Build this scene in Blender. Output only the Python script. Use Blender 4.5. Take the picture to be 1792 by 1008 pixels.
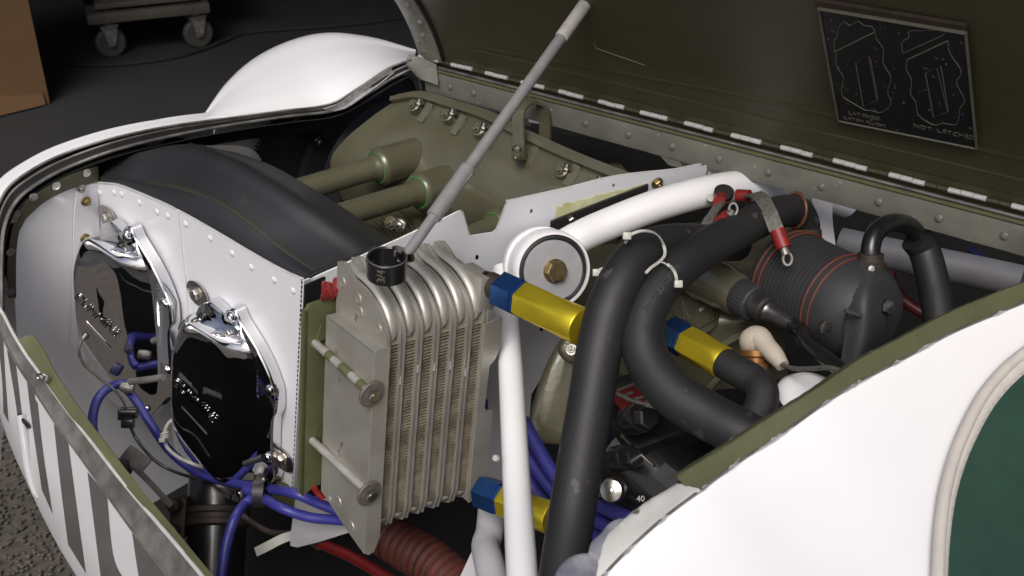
import bpy, bmesh, math, random
from mathutils import Vector, Matrix, geometry
from mathutils.bvhtree import BVHTree
random.seed(7)
V = Vector
sc = bpy.context.scene
for o in list(bpy.data.objects): bpy.data.objects.remove(o)
col = sc.collection

# ------------------------------------------------------------------ camera
F_PX, CX, CY = 2000.0, 896.0, 504.0
PITCH = math.radians(30)
CAM = V((0, 0, 1.65))
RT = V((1, 0, 0)); UPC = V((0, math.sin(PITCH), math.cos(PITCH))); FW = V((0, math.cos(PITCH), -math.sin(PITCH)))
cd = bpy.data.cameras.new('camera'); cam = bpy.data.objects.new('camera', cd); col.objects.link(cam)
cam.location = CAM; cam.rotation_euler = (math.radians(60), 0, 0)
cd.sensor_width = 36; cd.lens = 36 * F_PX / 1792; cd.clip_start = .02; cd.clip_end = 400
cd.dof.use_dof = True; cd.dof.focus_distance = 1.36; cd.dof.aperture_fstop = 14
sc.camera = cam
# ------------------------------------------------------------------ daylight
w = bpy.data.worlds.new("World"); sc.world = w; w.use_nodes = True
nt = w.node_tree; bg = nt.nodes['Background']
sky = nt.nodes.new('ShaderNodeTexSky'); sky.sky_type = 'NISHITA'; sky.sun_disc = False
SUN_DIR = V((-.15, -.63, .76)).normalized()
sky.sun_elevation = math.asin(SUN_DIR.z); sky.sun_rotation = math.atan2(SUN_DIR.x, SUN_DIR.y)
sky.dust_density = 6; sky.air_density = .7; sky.ozone_density = 1.0
nt.links.new(sky.outputs[0], bg.inputs[0]); bg.inputs[1].default_value = .075
sl = bpy.data.lights.new('sun', 'SUN'); sl.energy = 1.3; sl.angle = math.radians(30); sl.color = (1, 1, .985)
so = bpy.data.objects.new('sun', sl); col.objects.link(so); so.location = (3, -3, 6)
so.rotation_euler = (-SUN_DIR).to_track_quat('-Z', 'Y').to_euler()
sc.view_settings.view_transform = 'Standard'; sc.view_settings.look = 'None'
sc.view_settings.exposure = 0.52; sc.view_settings.gamma = 1; sc.view_settings.use_curve_mapping = False

# ------------------------------------------------------------------ frames
def ray(x, y): return RT * ((x - CX) / F_PX) + UPC * ((CY - y) / F_PX) + FW
def P(x, y, d): return CAM + ray(x, y) * d
def c2w(v): return RT * v[0] + UPC * v[1] + FW * v[2]
H = c2w((.625, -.247, -.49)).normalized()                    # hinge line, pointing aft
I = V((0, 0, 1)).cross(H); I = (V((0, 0, 1)) - H * H.z).normalized().cross(H).normalized()
UH = H.cross(I).normalized()
_t = math.radians(13)
A = H * math.cos(_t) - UH * math.sin(_t); U = UH * math.cos(_t) + H * math.sin(_t)   # engine axes: aft, inboard, up
O = P(530, 490, 1.33)
def E(a, i, u): return O + A * a + I * i + U * u
def onpl(x, y, p0, n):
    r = ray(x, y); return CAM + r * ((p0 - CAM).dot(n) / r.dot(n))
def on(x, y, a=None, i=None, u=None):
    if a is not None: return onpl(x, y, O + A * a, A)
    if i is not None: return onpl(x, y, O + I * i, I)
    return onpl(x, y, O + U * u, U)
def gnd(x, y, z=0.0): return onpl(x, y, V((0, 0, z)), V((0, 0, 1)))
def PP(l): return [P(*q) for q in l]

# ------------------------------------------------------------------ materials
MATS = {}
def mat(name, c, rough=.5, metal=0., c2=None, scale=40., amt=.5, bump=0., bscale=None, coat=0., rvar=0., chips=None, chip_s=60., chip_t=.68, stretch=None, spec=.5, detail=4):
    if name in MATS: return MATS[name]
    m = bpy.data.materials.new(name); m.use_nodes = True; n = m.node_tree.nodes; L = m.node_tree.links
    b = n['Principled BSDF']; b.inputs['Roughness'].default_value = rough; b.inputs['Metallic'].default_value = metal
    b.inputs['Specular IOR Level'].default_value = spec
    if coat: b.inputs['Coat Weight'].default_value = coat; b.inputs['Coat Roughness'].default_value = .08
    tc = n.new('ShaderNodeTexCoord'); vec = tc.outputs['Object']
    if stretch:
        mp = n.new('ShaderNodeMapping'); mp.inputs['Scale'].default_value = stretch; L.new(vec, mp.inputs[0]); vec = mp.outputs[0]
    c = tuple(c) + (1,); c2 = (tuple(c2) + (1,)) if c2 else tuple(x * .7 for x in c[:3]) + (1,)
    nz = n.new('ShaderNodeTexNoise'); nz.inputs['Scale'].default_value = scale; nz.inputs['Detail'].default_value = detail; L.new(vec, nz.inputs['Vector'])
    rp = n.new('ShaderNodeValToRGB'); rp.color_ramp.elements[0].position = .5 - amt * .5 + .02; rp.color_ramp.elements[1].position = .5 + amt * .5
    rp.color_ramp.elements[0].color = c2; rp.color_ramp.elements[1].color = c
    L.new(nz.outputs['Fac'], rp.inputs[0]); out = rp.outputs[0]
    if chips:
        n2 = n.new('ShaderNodeTexNoise'); n2.inputs['Scale'].default_value = chip_s; n2.inputs['Detail'].default_value = 6; L.new(vec, n2.inputs['Vector'])
        r2 = n.new('ShaderNodeValToRGB'); r2.color_ramp.elements[0].position = chip_t; r2.color_ramp.elements[1].position = chip_t + .03
        L.new(n2.outputs['Fac'], r2.inputs[0])
        mx = n.new('ShaderNodeMix'); mx.data_type = 'RGBA'; mx.inputs[7].default_value = tuple(chips) + (1,)
        L.new(r2.outputs[0], mx.inputs[0]); L.new(out, mx.inputs[6]); out = mx.outputs[2]
    L.new(out, b.inputs['Base Color'])
    if rvar:
        mr = n.new('ShaderNodeMapRange'); mr.inputs[3].default_value = max(.02, rough - rvar); mr.inputs[4].default_value = rough + rvar
        L.new(nz.outputs['Fac'], mr.inputs[0]); L.new(mr.outputs[0], b.inputs['Roughness'])
    if bump:
        n3 = n.new('ShaderNodeTexNoise'); n3.inputs['Scale'].default_value = bscale or scale * 3; n3.inputs['Detail'].default_value = 5; L.new(vec, n3.inputs['Vector'])
        bp = n.new('ShaderNodeBump'); bp.inputs['Strength'].default_value = bump; bp.inputs['Distance'].default_value = .002
        L.new(n3.outputs['Fac'], bp.inputs['Height']); L.new(bp.outputs[0], b.inputs['Normal'])
    MATS[name] = m; return m

WHITE = mat('white_paint', (.70, .715, .755), .38, c2=(.63, .64, .675), scale=14, amt=.8, spec=.35, chips=(.42, .38, .3), chip_s=30, chip_t=.74)
PANELG = mat('panel_grey_white', (.72, .73, .76), .3, c2=(.64, .645, .67), scale=11, amt=.8, coat=.2, chips=(.33, .30, .25), chip_s=26, chip_t=.74)
COWL = mat('cowl_white', (.82, .82, .84), .3, c2=(.77, .77, .79), scale=9, amt=.9, coat=.4, chips=(.45, .45, .44), chip_s=22, chip_t=.75)
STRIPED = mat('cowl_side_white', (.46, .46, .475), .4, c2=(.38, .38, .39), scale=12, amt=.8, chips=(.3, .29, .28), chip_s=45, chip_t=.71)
STRIPE = mat('stripe_paint', (.078, .077, .070), .45, c2=(.06, .06, .054), scale=25)
OLIVE = mat('engine_olive', (.122, .118, .076), .30, .15, c2=(.094, .090, .056), scale=16, amt=.7, coat=.45, bump=.15, bscale=160, chips=(.22, .2, .13), chip_s=70, chip_t=.74)
GREENPR = mat('olive_primer', (.105, .112, .052), .5, c2=(.08, .085, .04), scale=30, chips=(.5, .5, .47), chip_s=38, chip_t=.7)
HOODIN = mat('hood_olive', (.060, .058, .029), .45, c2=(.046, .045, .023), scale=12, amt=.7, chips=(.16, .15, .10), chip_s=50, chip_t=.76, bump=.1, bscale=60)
RAIL = mat('rail_grey_olive', (.20, .20, .165), .42, c2=(.12, .12, .105), scale=22, amt=.5, chips=(.55, .54, .48), chip_s=110, chip_t=.69)
WORN = mat('worn_metal', (.30, .29, .27), .45, .6, c2=(.14, .13, .12), scale=40, amt=.4)
KNUCK = mat('bare_aluminium', (.72, .72, .70), .38, .35, c2=(.55, .55, .53), scale=60)
RUBBER = mat('black_rubber', (.020, .020, .021), .5, c2=(.013, .013, .014), scale=25, bump=.2, bscale=300)
HOSE = mat('hose_rubber', (.019, .019, .020), .55, c2=(.013, .013, .0138), scale=14, bump=.12, bscale=500, chips=(.055, .055, .053), chip_s=42, chip_t=.67, rvar=.08)
SEAL = mat('seal_rubber', (.026, .027, .031), .42, c2=(.018, .019, .021), scale=10, chips=(.065, .065, .03), chip_s=9, chip_t=.66)
BLACK = mat('black_paint', (.012, .012, .013), .3, c2=(.008, .008, .009), scale=30, coat=.2)
SHADEIN = mat('interior_shade', (.010, .010, .010), .7, c2=(.006, .006, .006), scale=12)  # near-black base colour stands in for the shade inside the cowling
CHROME = mat('chrome', (.82, .82, .83), .045, 1., c2=(.78, .78, .79), scale=10, bump=.02, bscale=25)
STEEL = mat('steel', (.55, .53, .49), .28, 1., c2=(.36, .34, .31), scale=80)
BRASS = mat('cadmium_gold', (.42, .32, .15), .35, .9, c2=(.22, .17, .09), scale=90)
ALU = mat('cooler_aluminium', (.44, .432, .39), .40, .5, c2=(.29, .28, .24), scale=22, amt=.7, chips=(.2, .17, .12), chip_s=55, chip_t=.69, rvar=.1)
ALUB = mat('cooler_header', (.56, .55, .52), .42, .55, c2=(.40, .38, .34), scale=40, amt=.6, rvar=.1)
FINM = mat('cooler_fin', (.48, .43, .33), .4, .5, c2=(.17, .145, .105), scale=60, amt=.5)
GOLD = mat('gold_anodise', (.84, .67, .045), .36, .8, c2=(.74, .58, .035), scale=30, rvar=.05)
BLUEA = mat('blue_anodise', (.05, .15, .45), .25, .85, c2=(.035, .11, .36), scale=40)
BLUEW = mat('blue_cable', (.040, .042, .26), .42, c2=(.03, .03, .2), scale=30)
RED = mat('red_plastic', (.24, .016, .014), .45, c2=(.15, .01, .009), scale=40)
SCAT = mat('scat_orange', (.095, .018, .010), .65, c2=(.05, .010, .007), scale=40, bump=.3, bscale=250)
REDHOSE = mat('red_tube', (.11, .006, .007), .4)
GREY = mat('rod_grey', (.235, .23, .235), .5, c2=(.18, .18, .18), scale=60, bump=.1, bscale=300)
ROD2 = mat('rod_worn_pale', (.50, .49, .46), .55, c2=(.36, .35, .32), scale=90, bump=.2, bscale=400)
CARD = mat('cardboard', (.125, .069, .027), .85, c2=(.105, .057, .022), scale=8)
FLOORM = mat('hangar_concrete', (.027, .027, .029), .75, c2=(.017, .017, .019), scale=3, amt=.7, bump=.3, bscale=50)
GRAVM = mat('gravel_ground', (.10, .088, .074), .9, c2=(.05, .044, .038), scale=40, amt=.5, bump=.8, bscale=120)
STONE = mat('gravel_stone', (.105, .092, .078), .9, c2=(.05, .044, .038), scale=6, amt=.4)
DOLLYM = mat('dolly_wood', (.066, .062, .05), .75, c2=(.04, .037, .03), scale=14)
WHEELM = mat('caster_rubber', (.046, .046, .041), .75, c2=(.034, .034, .03), scale=30)
CANVAS = mat('green_canvas', (.014, .052, .036), .85, c2=(.011, .042, .029), scale=50, bump=.4, bscale=900)
PIPING = mat('cream_piping', (.56, .53, .49), .8, c2=(.48, .45, .42), scale=40, bump=.3, bscale=600)
PUMP = mat('pump_grey', (.034, .035, .039), .58, c2=(.025, .025, .028), scale=22, bump=.2, bscale=200)
ORANGE = mat('orange_ring', (.17, .04, .016), .6)
BEIGE = mat('beige_boot', (.47, .415, .35), .6, c2=(.40, .35, .29), scale=60, chips=(.2, .16, .12), chip_s=110, chip_t=.68)
NYLON = mat('white_nylon', (.46, .46, .42), .4, c2=(.40, .40, .36), scale=30)
BRAID = mat('braid_tin', (.17, .17, .15), .55, .3, c2=(.09, .09, .078), scale=200, amt=.4, bump=.6, bscale=500)
GREENO = mat('green_oring', (.07, .21, .05), .45)
PRIMER = mat('yellow_primer', (.42, .42, .16), .55, c2=(.62, .62, .42), scale=45, amt=.35)
RUST = mat('rusty_clamp', (.07, .05, .04), .6, .4, c2=(.03, .025, .022), scale=40)
SILVER = mat('sealant_silver', (.36, .36, .39), .45, .2, c2=(.13, .135, .17), scale=38, amt=.35, bump=1., bscale=60)
PLACARD = mat('placard_black', (.012, .012, .014), .4, c2=(.010, .010, .011), scale=30, chips=(.16, .16, .13), chip_s=170, chip_t=.655)
PRINT = mat('placard_print', (.115, .115, .088), .5, c2=(.08, .08, .062), scale=60)
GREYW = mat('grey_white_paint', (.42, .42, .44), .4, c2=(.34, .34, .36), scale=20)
FLAPM = mat('rubber_flap_grey', (.055, .055, .052), .55, c2=(.045, .045, .042), scale=15)
HANG = mat('hangar_sheet', (.05, .05, .05), .8)

# ------------------------------------------------------------------ object helpers
WL = {}
def setp(o, label=None, cat=None, group=None, kind=None):
    if label: o['label'] = label
    if cat: o['category'] = cat
    if group: o['group'] = group
    if kind: o['kind'] = kind
    return o
def thing(name, label, cat, loc, group=None):
    o = bpy.data.objects.new(name, None); col.objects.link(o); o.empty_display_size = .02
    o.location = loc; WL[o.name] = V(loc); return setp(o, label, cat, group)
def link(o, loc, parent):
    col.objects.link(o)
    o.location = loc - (WL[parent.name] if parent else V((0, 0, 0)))
    if parent: o.parent = parent
    WL[o.name] = V(loc); return o
def cr(pts, n, closed=False):
    pts = [V(p) for p in pts]; k = len(pts); out = []
    if k == 2 and not closed: return [pts[0].lerp(pts[1], j / (n - 1)) for j in range(n)]
    segs = k if closed else k - 1
    for j in range(n):
        t = j * segs / (n if closed else n - 1); s = min(int(t), segs - 1); f = t - s
        g = (lambda q: pts[q % k]) if closed else (lambda q: pts[max(0, min(k - 1, q))])
        p0, p1, p2, p3 = g(s - 1), g(s), g(s + 1), g(s + 2)
        if not closed:
            if s == 0: p0 = p1 * 2 - p2
            if s == segs - 1: p3 = p2 * 2 - p1
        out.append(.5 * ((2 * p1) + (p2 - p0) * f + (2 * p0 - 5 * p1 + 4 * p2 - p3) * f * f + (3 * p1 - p0 - 3 * p2 + p3) * f ** 3))
    return out
def crs(vals, n):
    return [v.x for v in cr([V((q, 0, 0)) for q in vals], n)]
def basis(d):
    d = d.normalized(); a = V((0, 0, 1)) if abs(d.z) < .9 else V((1, 0, 0))
    x = a.cross(d).normalized(); return x, d.cross(x).normalized(), d

class B:
    def __init__(s): s.bm = bmesh.new()
    def quadstrip(s, rings, closed=True, cap=True):
        vs = [[s.bm.verts.new(p) for p in r] for r in rings]; n = len(vs[0])
        for a, b in zip(vs, vs[1:]):
            for j in range(n if closed else n - 1):
                k = (j + 1) % n
                try: s.bm.faces.new((a[j], a[k], b[k], b[j]))
                except ValueError: pass
        if cap and closed:
            s.bm.faces.new(list(reversed(vs[0]))); s.bm.faces.new(vs[-1])
        return s
    def tube(s, pts, r, seg=16, n=None, cap=True, closed=False):
        """round tube through points; r may be a list"""
        n = n or (len(pts) if len(pts) == 2 else 6 * len(pts))
        path = cr(pts, n, closed); rr = crs(r, n) if isinstance(r, (list, tuple)) else [r] * n
        rings = []; x = None
        for k, p in enumerate(path):
            d = (path[(k + 1) % n] - path[k - 1]) if closed else (path[min(k + 1, n - 1)] - path[max(k - 1, 0)])
            d.normalize()
            if x is None: x, y, _ = basis(d)
            x = (x - d * x.dot(d)).normalized(); y = d.cross(x)
            rings.append([p + (x * math.cos(q) + y * math.sin(q)) * rr[k] for q in [2 * math.pi * j / seg for j in range(seg)]])
        if closed: rings.append(rings[0]); return s.quadstrip(rings, True, False)
        return s.quadstrip(rings, True, cap)
    def band(s, pts, wdir, wd, t, n=None, closed=False):
        """flat strap of rectangular section"""
        n = n or 6 * len(pts); path = cr(pts, n, closed); rings = []
        for k, p in enumerate(path):
            d = (path[(k + 1) % n] - path[k - 1]) if closed else (path[min(k + 1, n - 1)] - path[max(k - 1, 0)])
            d.normalize(); x = (wdir - d * wdir.dot(d)).normalized(); y = d.cross(x)
            rings.append([p + x * wd * .5 + y * t * .5, p - x * wd * .5 + y * t * .5, p - x * wd * .5 - y * t * .5, p + x * wd * .5 - y * t * .5])
        if closed: rings.append(rings[0]); return s.quadstrip(rings, True, False)
        return s.quadstrip(rings)
    def lathe(s, prof, p0, d, seg=32, cap=True):
        """prof: (distance along d, radius)"""
        x, y, d = basis(d)
        return s.quadstrip([[p0 + d * h + (x * math.cos(q) + y * math.sin(q)) * max(r, 1e-5) for q in [2 * math.pi * j / seg for j in range(seg)]] for h, r in prof], True, cap)
    def box(s, c, ax, ay, az, bev=0.):
        vs = [s.bm.verts.new(c + ax * sx + ay * sy + az * sz) for sx in (-1, 1) for sy in (-1, 1) for sz in (-1, 1)]
        fs = [s.bm.faces.new([vs[q] for q in f]) for f in ((0, 1, 3, 2), (4, 6, 7, 5), (0, 4, 5, 1), (2, 3, 7, 6), (0, 2, 6, 4), (1, 5, 7, 3))]
        if bev:
            ed = {e for f in fs for e in f.edges}
            bmesh.ops.bevel(s.bm, geom=list(ed), offset=bev, segments=2, affect='EDGES', profile=.5)
        return s
    def plate(s, outer, th, holes=()):
        """flat or near-flat plate from a 3-D outline, extruded by vector th"""
        loops = [list(outer)] + [list(h) for h in holes]
        allp = [p for l in loops for p in l]
        tris = geometry.tessellate_polygon(loops)
        f = [s.bm.verts.new(p) for p in allp]; b = [s.bm.verts.new(p + th) for p in allp]
        for t in tris:
            try: s.bm.faces.new([f[q] for q in t]); s.bm.faces.new([b[q] for q in reversed(t)])
            except ValueError: pass
        k = 0
        for l in loops:
            for j in range(len(l)):
                p, q = k + j, k + (j + 1) % len(l)
                try: s.bm.faces.new((f[p], f[q], b[q], b[p]))
                except ValueError: pass
            k += len(l)
        return s
    def sheet(s, rows, nr, nc, th=0., wob=0.):
        """smooth sheet through rows of control points"""
        rr = [cr(r, nc) for r in rows]
        cols = [cr([r[j] for r in rr], nr) for j in range(nc)]
        vs = [[s.bm.verts.new(cols[j][i_] + V([random.uniform(-wob, wob) for _ in range(3)])) for j in range(nc)] for i_ in range(nr)]
        fs = [s.bm.faces.new((vs[a][b], vs[a][b + 1], vs[a + 1][b + 1], vs[a + 1][b])) for a in range(nr - 1) for b in range(nc - 1)]
        if th:
            bmesh.ops.recalc_face_normals(s.bm, faces=fs)
            bmesh.ops.solidify(s.bm, geom=fs, thickness=th)
        return s
    def hexa(s, p0, d, r, h, dome=.0):
        x, y, d = basis(d)
        ring = lambda hh, q: [p0 + d * hh + (x * math.cos(k * math.pi / 3) + y * math.sin(k * math.pi / 3)) * r * q for k in range(6)]
        return s.quadstrip([ring(0, 1), ring(h * .85, 1), ring(h, .88)])
    def mesh(s, name, m, smooth=35):
        bmesh.ops.recalc_face_normals(s.bm, faces=s.bm.faces[:])
        me = bpy.data.meshes.new(name); s.bm.to_mesh(me); s.bm.free()
        me.materials.append(m)
        if smooth:
            me.shade_smooth(); me.set_sharp_from_angle(angle=math.radians(smooth))
        return me
    def obj(s, name, m, parent=None, smooth=35, label=None, cat=None, group=None, kind=None):
        me = s.mesh(name, m, smooth)
        lo = V([min(v.co[k] for v in me.vertices) for k in range(3)]); hi = V([max(v.co[k] for v in me.vertices) for k in range(3)])
        c = (lo + hi) * .5
        if parent is None: c.z = lo.z
        me.transform(Matrix.Translation(-c))
        return setp(link(bpy.data.objects.new(name, me), c, parent), label, cat, group, kind)
def bvh(o):
    me = o.data; off = WL[o.name]
    return BVHTree.FromPolygons([v.co + off for v in me.vertices], [tuple(p.vertices) for p in me.polygons])
def hit(t, x, y, off=.001):
    r = ray(x, y).normalized(); loc, no, _, d = t.ray_cast(CAM, r)
    if loc is None: return None if off < .0016 else t.find_nearest(CAM + r * 1.35)[0] - r * off
    return loc - r * off
def hitn(t, x, y):
    r = ray(x, y).normalized(); loc, no, _, d = t.ray_cast(CAM, r)
    if loc is None: return None, None
    if no.dot(r) > 0: no = -no
    return loc, no
def stamp(name, me, p, nrm, parent, sc_=1.0, roll=0.):
    o = bpy.data.objects.new(name, me); link(o, p, parent)
    q = nrm.to_track_quat('Z', 'Y'); o.rotation_mode = 'QUATERNION'
    o.rotation_quaternion = q @ Matrix.Rotation(roll, 3, 'Z').to_quaternion()
    o.scale = (sc_,) * 3 if not isinstance(sc_, tuple) else sc_
    return o
Z = V((0, 0, 1)); O0 = V((0, 0, 0))
RIVET = B().lathe([(-.001, .0048), (.0006, .0046), (.0016, .0036), (.0022, .0018), (.0024, .0001)], O0, Z, 12).mesh('rivet', WHITE)
RIVETR = B().lathe([(-.001, .0058), (.0008, .0055), (.002, .0042), (.0028, .002), (.003, .0001)], O0, Z, 12).mesh('rivet', RAIL)
WASHR = B().lathe([(0, .007), (.0012, .0068), (.0014, .003), (.0004, .0028), (.0004, .0001)], O0, Z, 16).mesh('eyelet', STEEL)
def boltmesh(name, mt, r=.0065):
    b = B().lathe([(0, r * 1.35), (r * .25, r * 1.3), (r * .26, r * .9)], O0, Z, 16)
    b.hexa(V((0, 0, r * .25)), Z, r, r * .8); b.lathe([(r * 1.0, r * .5), (r * 1.6, r * .48), (r * 1.75, r * .3)], O0, Z, 12)
    return b.mesh(name, mt)
NUTO = boltmesh('nut', OLIVE); NUTG = boltmesh('nut', BRASS); NUTS = boltmesh('nut', STEEL)
HEXH = B().hexa(O0, Z, .007, .006).lathe([(.005, .0052), (.0066, .0045), (.007, .0001)], O0, Z, 16).mesh('bolt', STEEL)
def text_mesh(s, size, m, depth=.0004, shear=0):
    cu = bpy.data.curves.new('lettering', 'FONT'); cu.body = s; cu.size = size; cu.extrude = depth; cu.align_x = 'CENTER'; cu.align_y = 'CENTER'; cu.resolution_u = 2
    o = bpy.data.objects.new('tmp', cu); col.objects.link(o); dg = bpy.context.evaluated_depsgraph_get()
    me = bpy.data.meshes.new_from_object(o.evaluated_get(dg)); bpy.data.objects.remove(o); me.materials.clear(); me.materials.append(m); return me
def put_text(s, size, m, p, xdir, ydir, parent, depth=.0004, wscale=1.):
    me = text_mesh(s, size, m, depth); x = xdir.normalized(); y = (ydir - x * ydir.dot(x)).normalized(); z = x.cross(y)
    M = Matrix((x * wscale, y, z)).transposed().to_4x4(); me.transform(M); me.name = 'lettering'
    return link(bpy.data.objects.new('lettering', me), p, parent)

# ================================================================== SETTING
b = B(); b.plate([V((-60, 2.95, 0)), V((60, 2.2, 0)), V((60, 60, 0)), V((-60, 60, 0))], V((0, 0, -.1)))
b.obj('hangar_floor', FLOORM, kind='structure', smooth=0)
b = B(); b.plate([V((-60, -60, -.006)), V((60, -60, -.006)), V((60, 60, -.006)), V((-60, 60, -.006))], V((0, 0, -.1)))
b.obj('ground', GRAVM, kind='structure', smooth=0)
b = B(); b.plate([V((-9, 2.3, 3.3)), V((12, 2.3, 3.3)), V((12, 17, 3.3)), V((-9, 17, 3.3))], V((0, 0, .12)))
b.obj('hangar_roof', HANG, kind='structure', smooth=0)
b = B(); b.plate([V((-9, 17, 0)), V((12, 17, 0)), V((12, 17, 3.29)), V((-9, 17, 3.29))], V((0, .12, 0)))
b.plate([V((-9, 2.5, 0)), V((-9, 16.99, 0)), V((-9, 16.99, 3.29)), V((-9, 2.5, 3.29))], V((-.12, 0, 0)))
b.plate([V((12, 2.5, 0)), V((12, 16.99, 0)), V((12, 16.99, 3.29)), V((12, 2.5, 3.29))], V((.12, 0, 0)))
b.obj('hangar_wall', HANG, kind='structure', smooth=0)
# loose stones at the gravel edge, lower left
b = B()
for _ in range(1300):
    c = gnd(random.uniform(-60, 160), random.uniform(560, 1020)); r = random.uniform(.002, .006)
    m_ = Matrix.Translation(c) @ Matrix.Rotation(random.random() * 6, 4, 'Z') @ Matrix.Diagonal((r * random.uniform(.8, 1.5), r, r * .6, 1))
    bmesh.ops.create_icosphere(b.bm, subdivisions=1, radius=1, matrix=m_)
b.obj('gravel', STONE, kind='stuff', smooth=0)

# cardboard box, upper left
g0 = gnd(87, 181); gl = gnd(0, 197)
ex = (gl - g0).normalized(); ey = Z.cross(ex)
if ey.y < 0: ey = -ey
t = thing('cardboard_box', 'tall brown cardboard box on the dark floor at the upper left corner', 'box', g0 + ex * .3)
th = .006
b = B(); b.box(g0 + ex * .32 + Z * .4, ex * .32, ey * th, Z * .4); b.obj('front_side', CARD, t)
b = B(); b.box(g0 + ey * .31 + Z * .4 + ex * .004, ex * th, ey * .30, Z * .4); b.obj('right_side', CARD, t)
b = B(); b.box(g0 + ex * .645 + ey * .31 + Z * .4, ex * th, ey * .30, Z * .4); b.obj('left_side', CARD, t)
b = B(); b.box(g0 + ex * .32 + ey * .615 + Z * .4, ex * .32, ey * th, Z * .4); b.obj('back_side', CARD, t)
f0 = on  # flap folded out at the foot of the box
b = B(); q0 = g0 + ex * .02 - ey * .008; b.plate([q0 + Z * .045, q0 + ex * .62 + Z * .15, q0 + ex * .62 + Z * .008 - ey * .12, q0 + Z * .008 - ey * .012], -ey * .006)
b.obj('flap', CARD, t)
b = B(); b.band([q0 + Z * .047, q0 + ex * .62 + Z * .152], ey, .012, .012, 4); b.obj('folded_edge', CARD, t)

# dolly
w1 = gnd(198, 99); w2 = gnd(350, 82)
ex = (w2 - w1); span = ex.length; ex.normalize(); ey = Z.cross(ex)
if ey.y < 0: ey = -ey
t = thing('dolly', 'low wooden platform dolly with two pale rails standing on the dark floor', 'dolly', (w1 + w2) * .5)
L_ = span * .5
c0 = (w1 + w2) * .5 + ex * -.01
hz = .175
b = B(); b.box(c0 + Z * (hz + .014) - ey * .035, ex * (L_ + .07), ey * .028, Z * .022, .004); b.obj('rail', DOLLYM, t)
b = B(); b.box(c0 + Z * (hz + .014) + ey * .62, ex * (L_ + .07), ey * .028, Z * .022, .004); b.obj('rail', DOLLYM, t)
for s_ in (-1, 1):
    b = B(); b.box(c0 + ex * s_ * (L_ + .045) + Z * (hz + .012) + ey * .29, ex * .026, ey * .295, Z * .02, .004); b.obj('cross_rail', DOLLYM, t)
b = B()
for k in range(5):
    b = B(); b.box(c0 + Z * (hz + .062) + ey * (.02 + .14 * k), ex * (L_ + .03), ey * .062, Z * .012, .003); b.obj('plank', DOLLYM, t)
for k in range(4):
    b = B(); b.box(c0 + ex * ((k - 1.5) * .2) + Z * (hz + .1) + ey * .25, ex * .075, ey * .2, Z * .022, .004); b.obj('block', DOLLYM, t)
whl = B().lathe([(-.016, .035), (-.018, .058), (-.013, .066), (.013, .066), (.018, .058), (.016, .035)], O0, V((0, 1, 0)), 28).mesh('wheel', WHEELM)
fb = B()
for s_ in (-1, 1): fb.plate([V((-.035, s_ * .026, .075)), V((.035, s_ * .026, .075)), V((.014, s_ * .026, -.012)), V((-.014, s_ * .026, -.012))], V((0, s_ * .004, 0)))
fb.box(V((0, 0, .078)), V((.038, 0, 0)), V((0, .032, 0)), V((0, 0, .006))); fb.lathe([(-.034, .012), (.034, .012)], O0, V((0, 1, 0)), 14)
fb.lathe([(.08, .022), (.105, .022)], O0, Z, 18)
frk = fb.mesh('fork', WORN)
yaw = math.atan2(ex.y, ex.x) + .25
for (wp, off) in ((w1, O0), (w2, O0), (w1 + ey * .56, O0), (w2 + ey * .56, O0)):
    cst = thing('caster', None, None, wp + Z * .066); cst.parent = t; cst.location = wp + Z * .066 - WL[t.name]
    for nm, me in (('wheel', whl), ('fork', frk)):
        o = bpy.data.objects.new(nm, me); link(o, wp + Z * .066, cst); o.rotation_euler = (0, 0, yaw)
# cable
B().tube([gnd(x, y, .010) for x, y in ((-60, 118), (90, 113), (200, 113), (300, 101), (372, 80), (430, 58), (520, 50), (640, 40), (760, 20))], .009, 10, 60).obj('floor_cable', mat('matt_black', (.010, .010, .010), .85), label='black cable lying in a curve across the dark floor behind the cowling', cat='cable')

# ================================================================== NOSE COWLING
t = thing('nose_cowling', 'white nose cowling with rounded bulge and grey sealed rim at the upper left', 'cowling', P(200, 240, 1.6) - Z * .3)
rim = [(-4, 600, 1.44), (2, 540, 1.455), (2, 470, 1.475), (6, 405, 1.49), (22, 362, 1.505), (52, 331, 1.52), (110, 297, 1.55), (200, 263, 1.58), (300, 238, 1.63), (400, 219, 1.68), (500, 204, 1.72), (585, 193, 1.75), (640, 166, 1.745), (685, 138, 1.73), (724, 118, 1.72)]
chan = [(-16, 590, 1.442), (-9, 530, 1.455), (-9, 460, 1.475), (-4, 392, 1.487), (12, 348, 1.502), (42, 318, 1.517), (104, 283, 1.547), (196, 250, 1.577), (297, 226, 1.627), (398, 211, 1.677), (498, 197, 1.717), (580, 186, 1.747), (634, 158, 1.742), (681, 129, 1.727), (722, 110, 1.715)]
sk = [(-20, 585, 1.44), (-13, 525, 1.453), (-14, 455, 1.473), (-9, 384, 1.484), (7, 339, 1.498), (37, 309, 1.513), (100, 274, 1.543), (193, 243, 1.573), (295, 221, 1.623), (397, 207, 1.673), (497, 194, 1.713), (577, 182, 1.743), (630, 152, 1.738), (679, 120, 1.722), (720, 104, 1.71)]
sil = [(-60, 585, 1.47), (-55, 515, 1.485), (-50, 440, 1.505), (-40, 365, 1.52), (-5, 318, 1.535), (32, 290, 1.55), (95, 258, 1.575), (190, 228, 1.605), (290, 209, 1.655), (345, 202, 1.69), (395, 198, 1.72)]
bead = B().tube(PP(rim), .0024, 8, 110); bead.obj('edge_bead', WORN, t)
B().sheet([PP(rim), [(p * .5 + q * .5) + V((0, 0, -.004)) for p, q in zip(PP(rim), PP(chan))], PP(chan)], 5, 110, .0012).obj('seal_channel', RUBBER, t)
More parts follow.
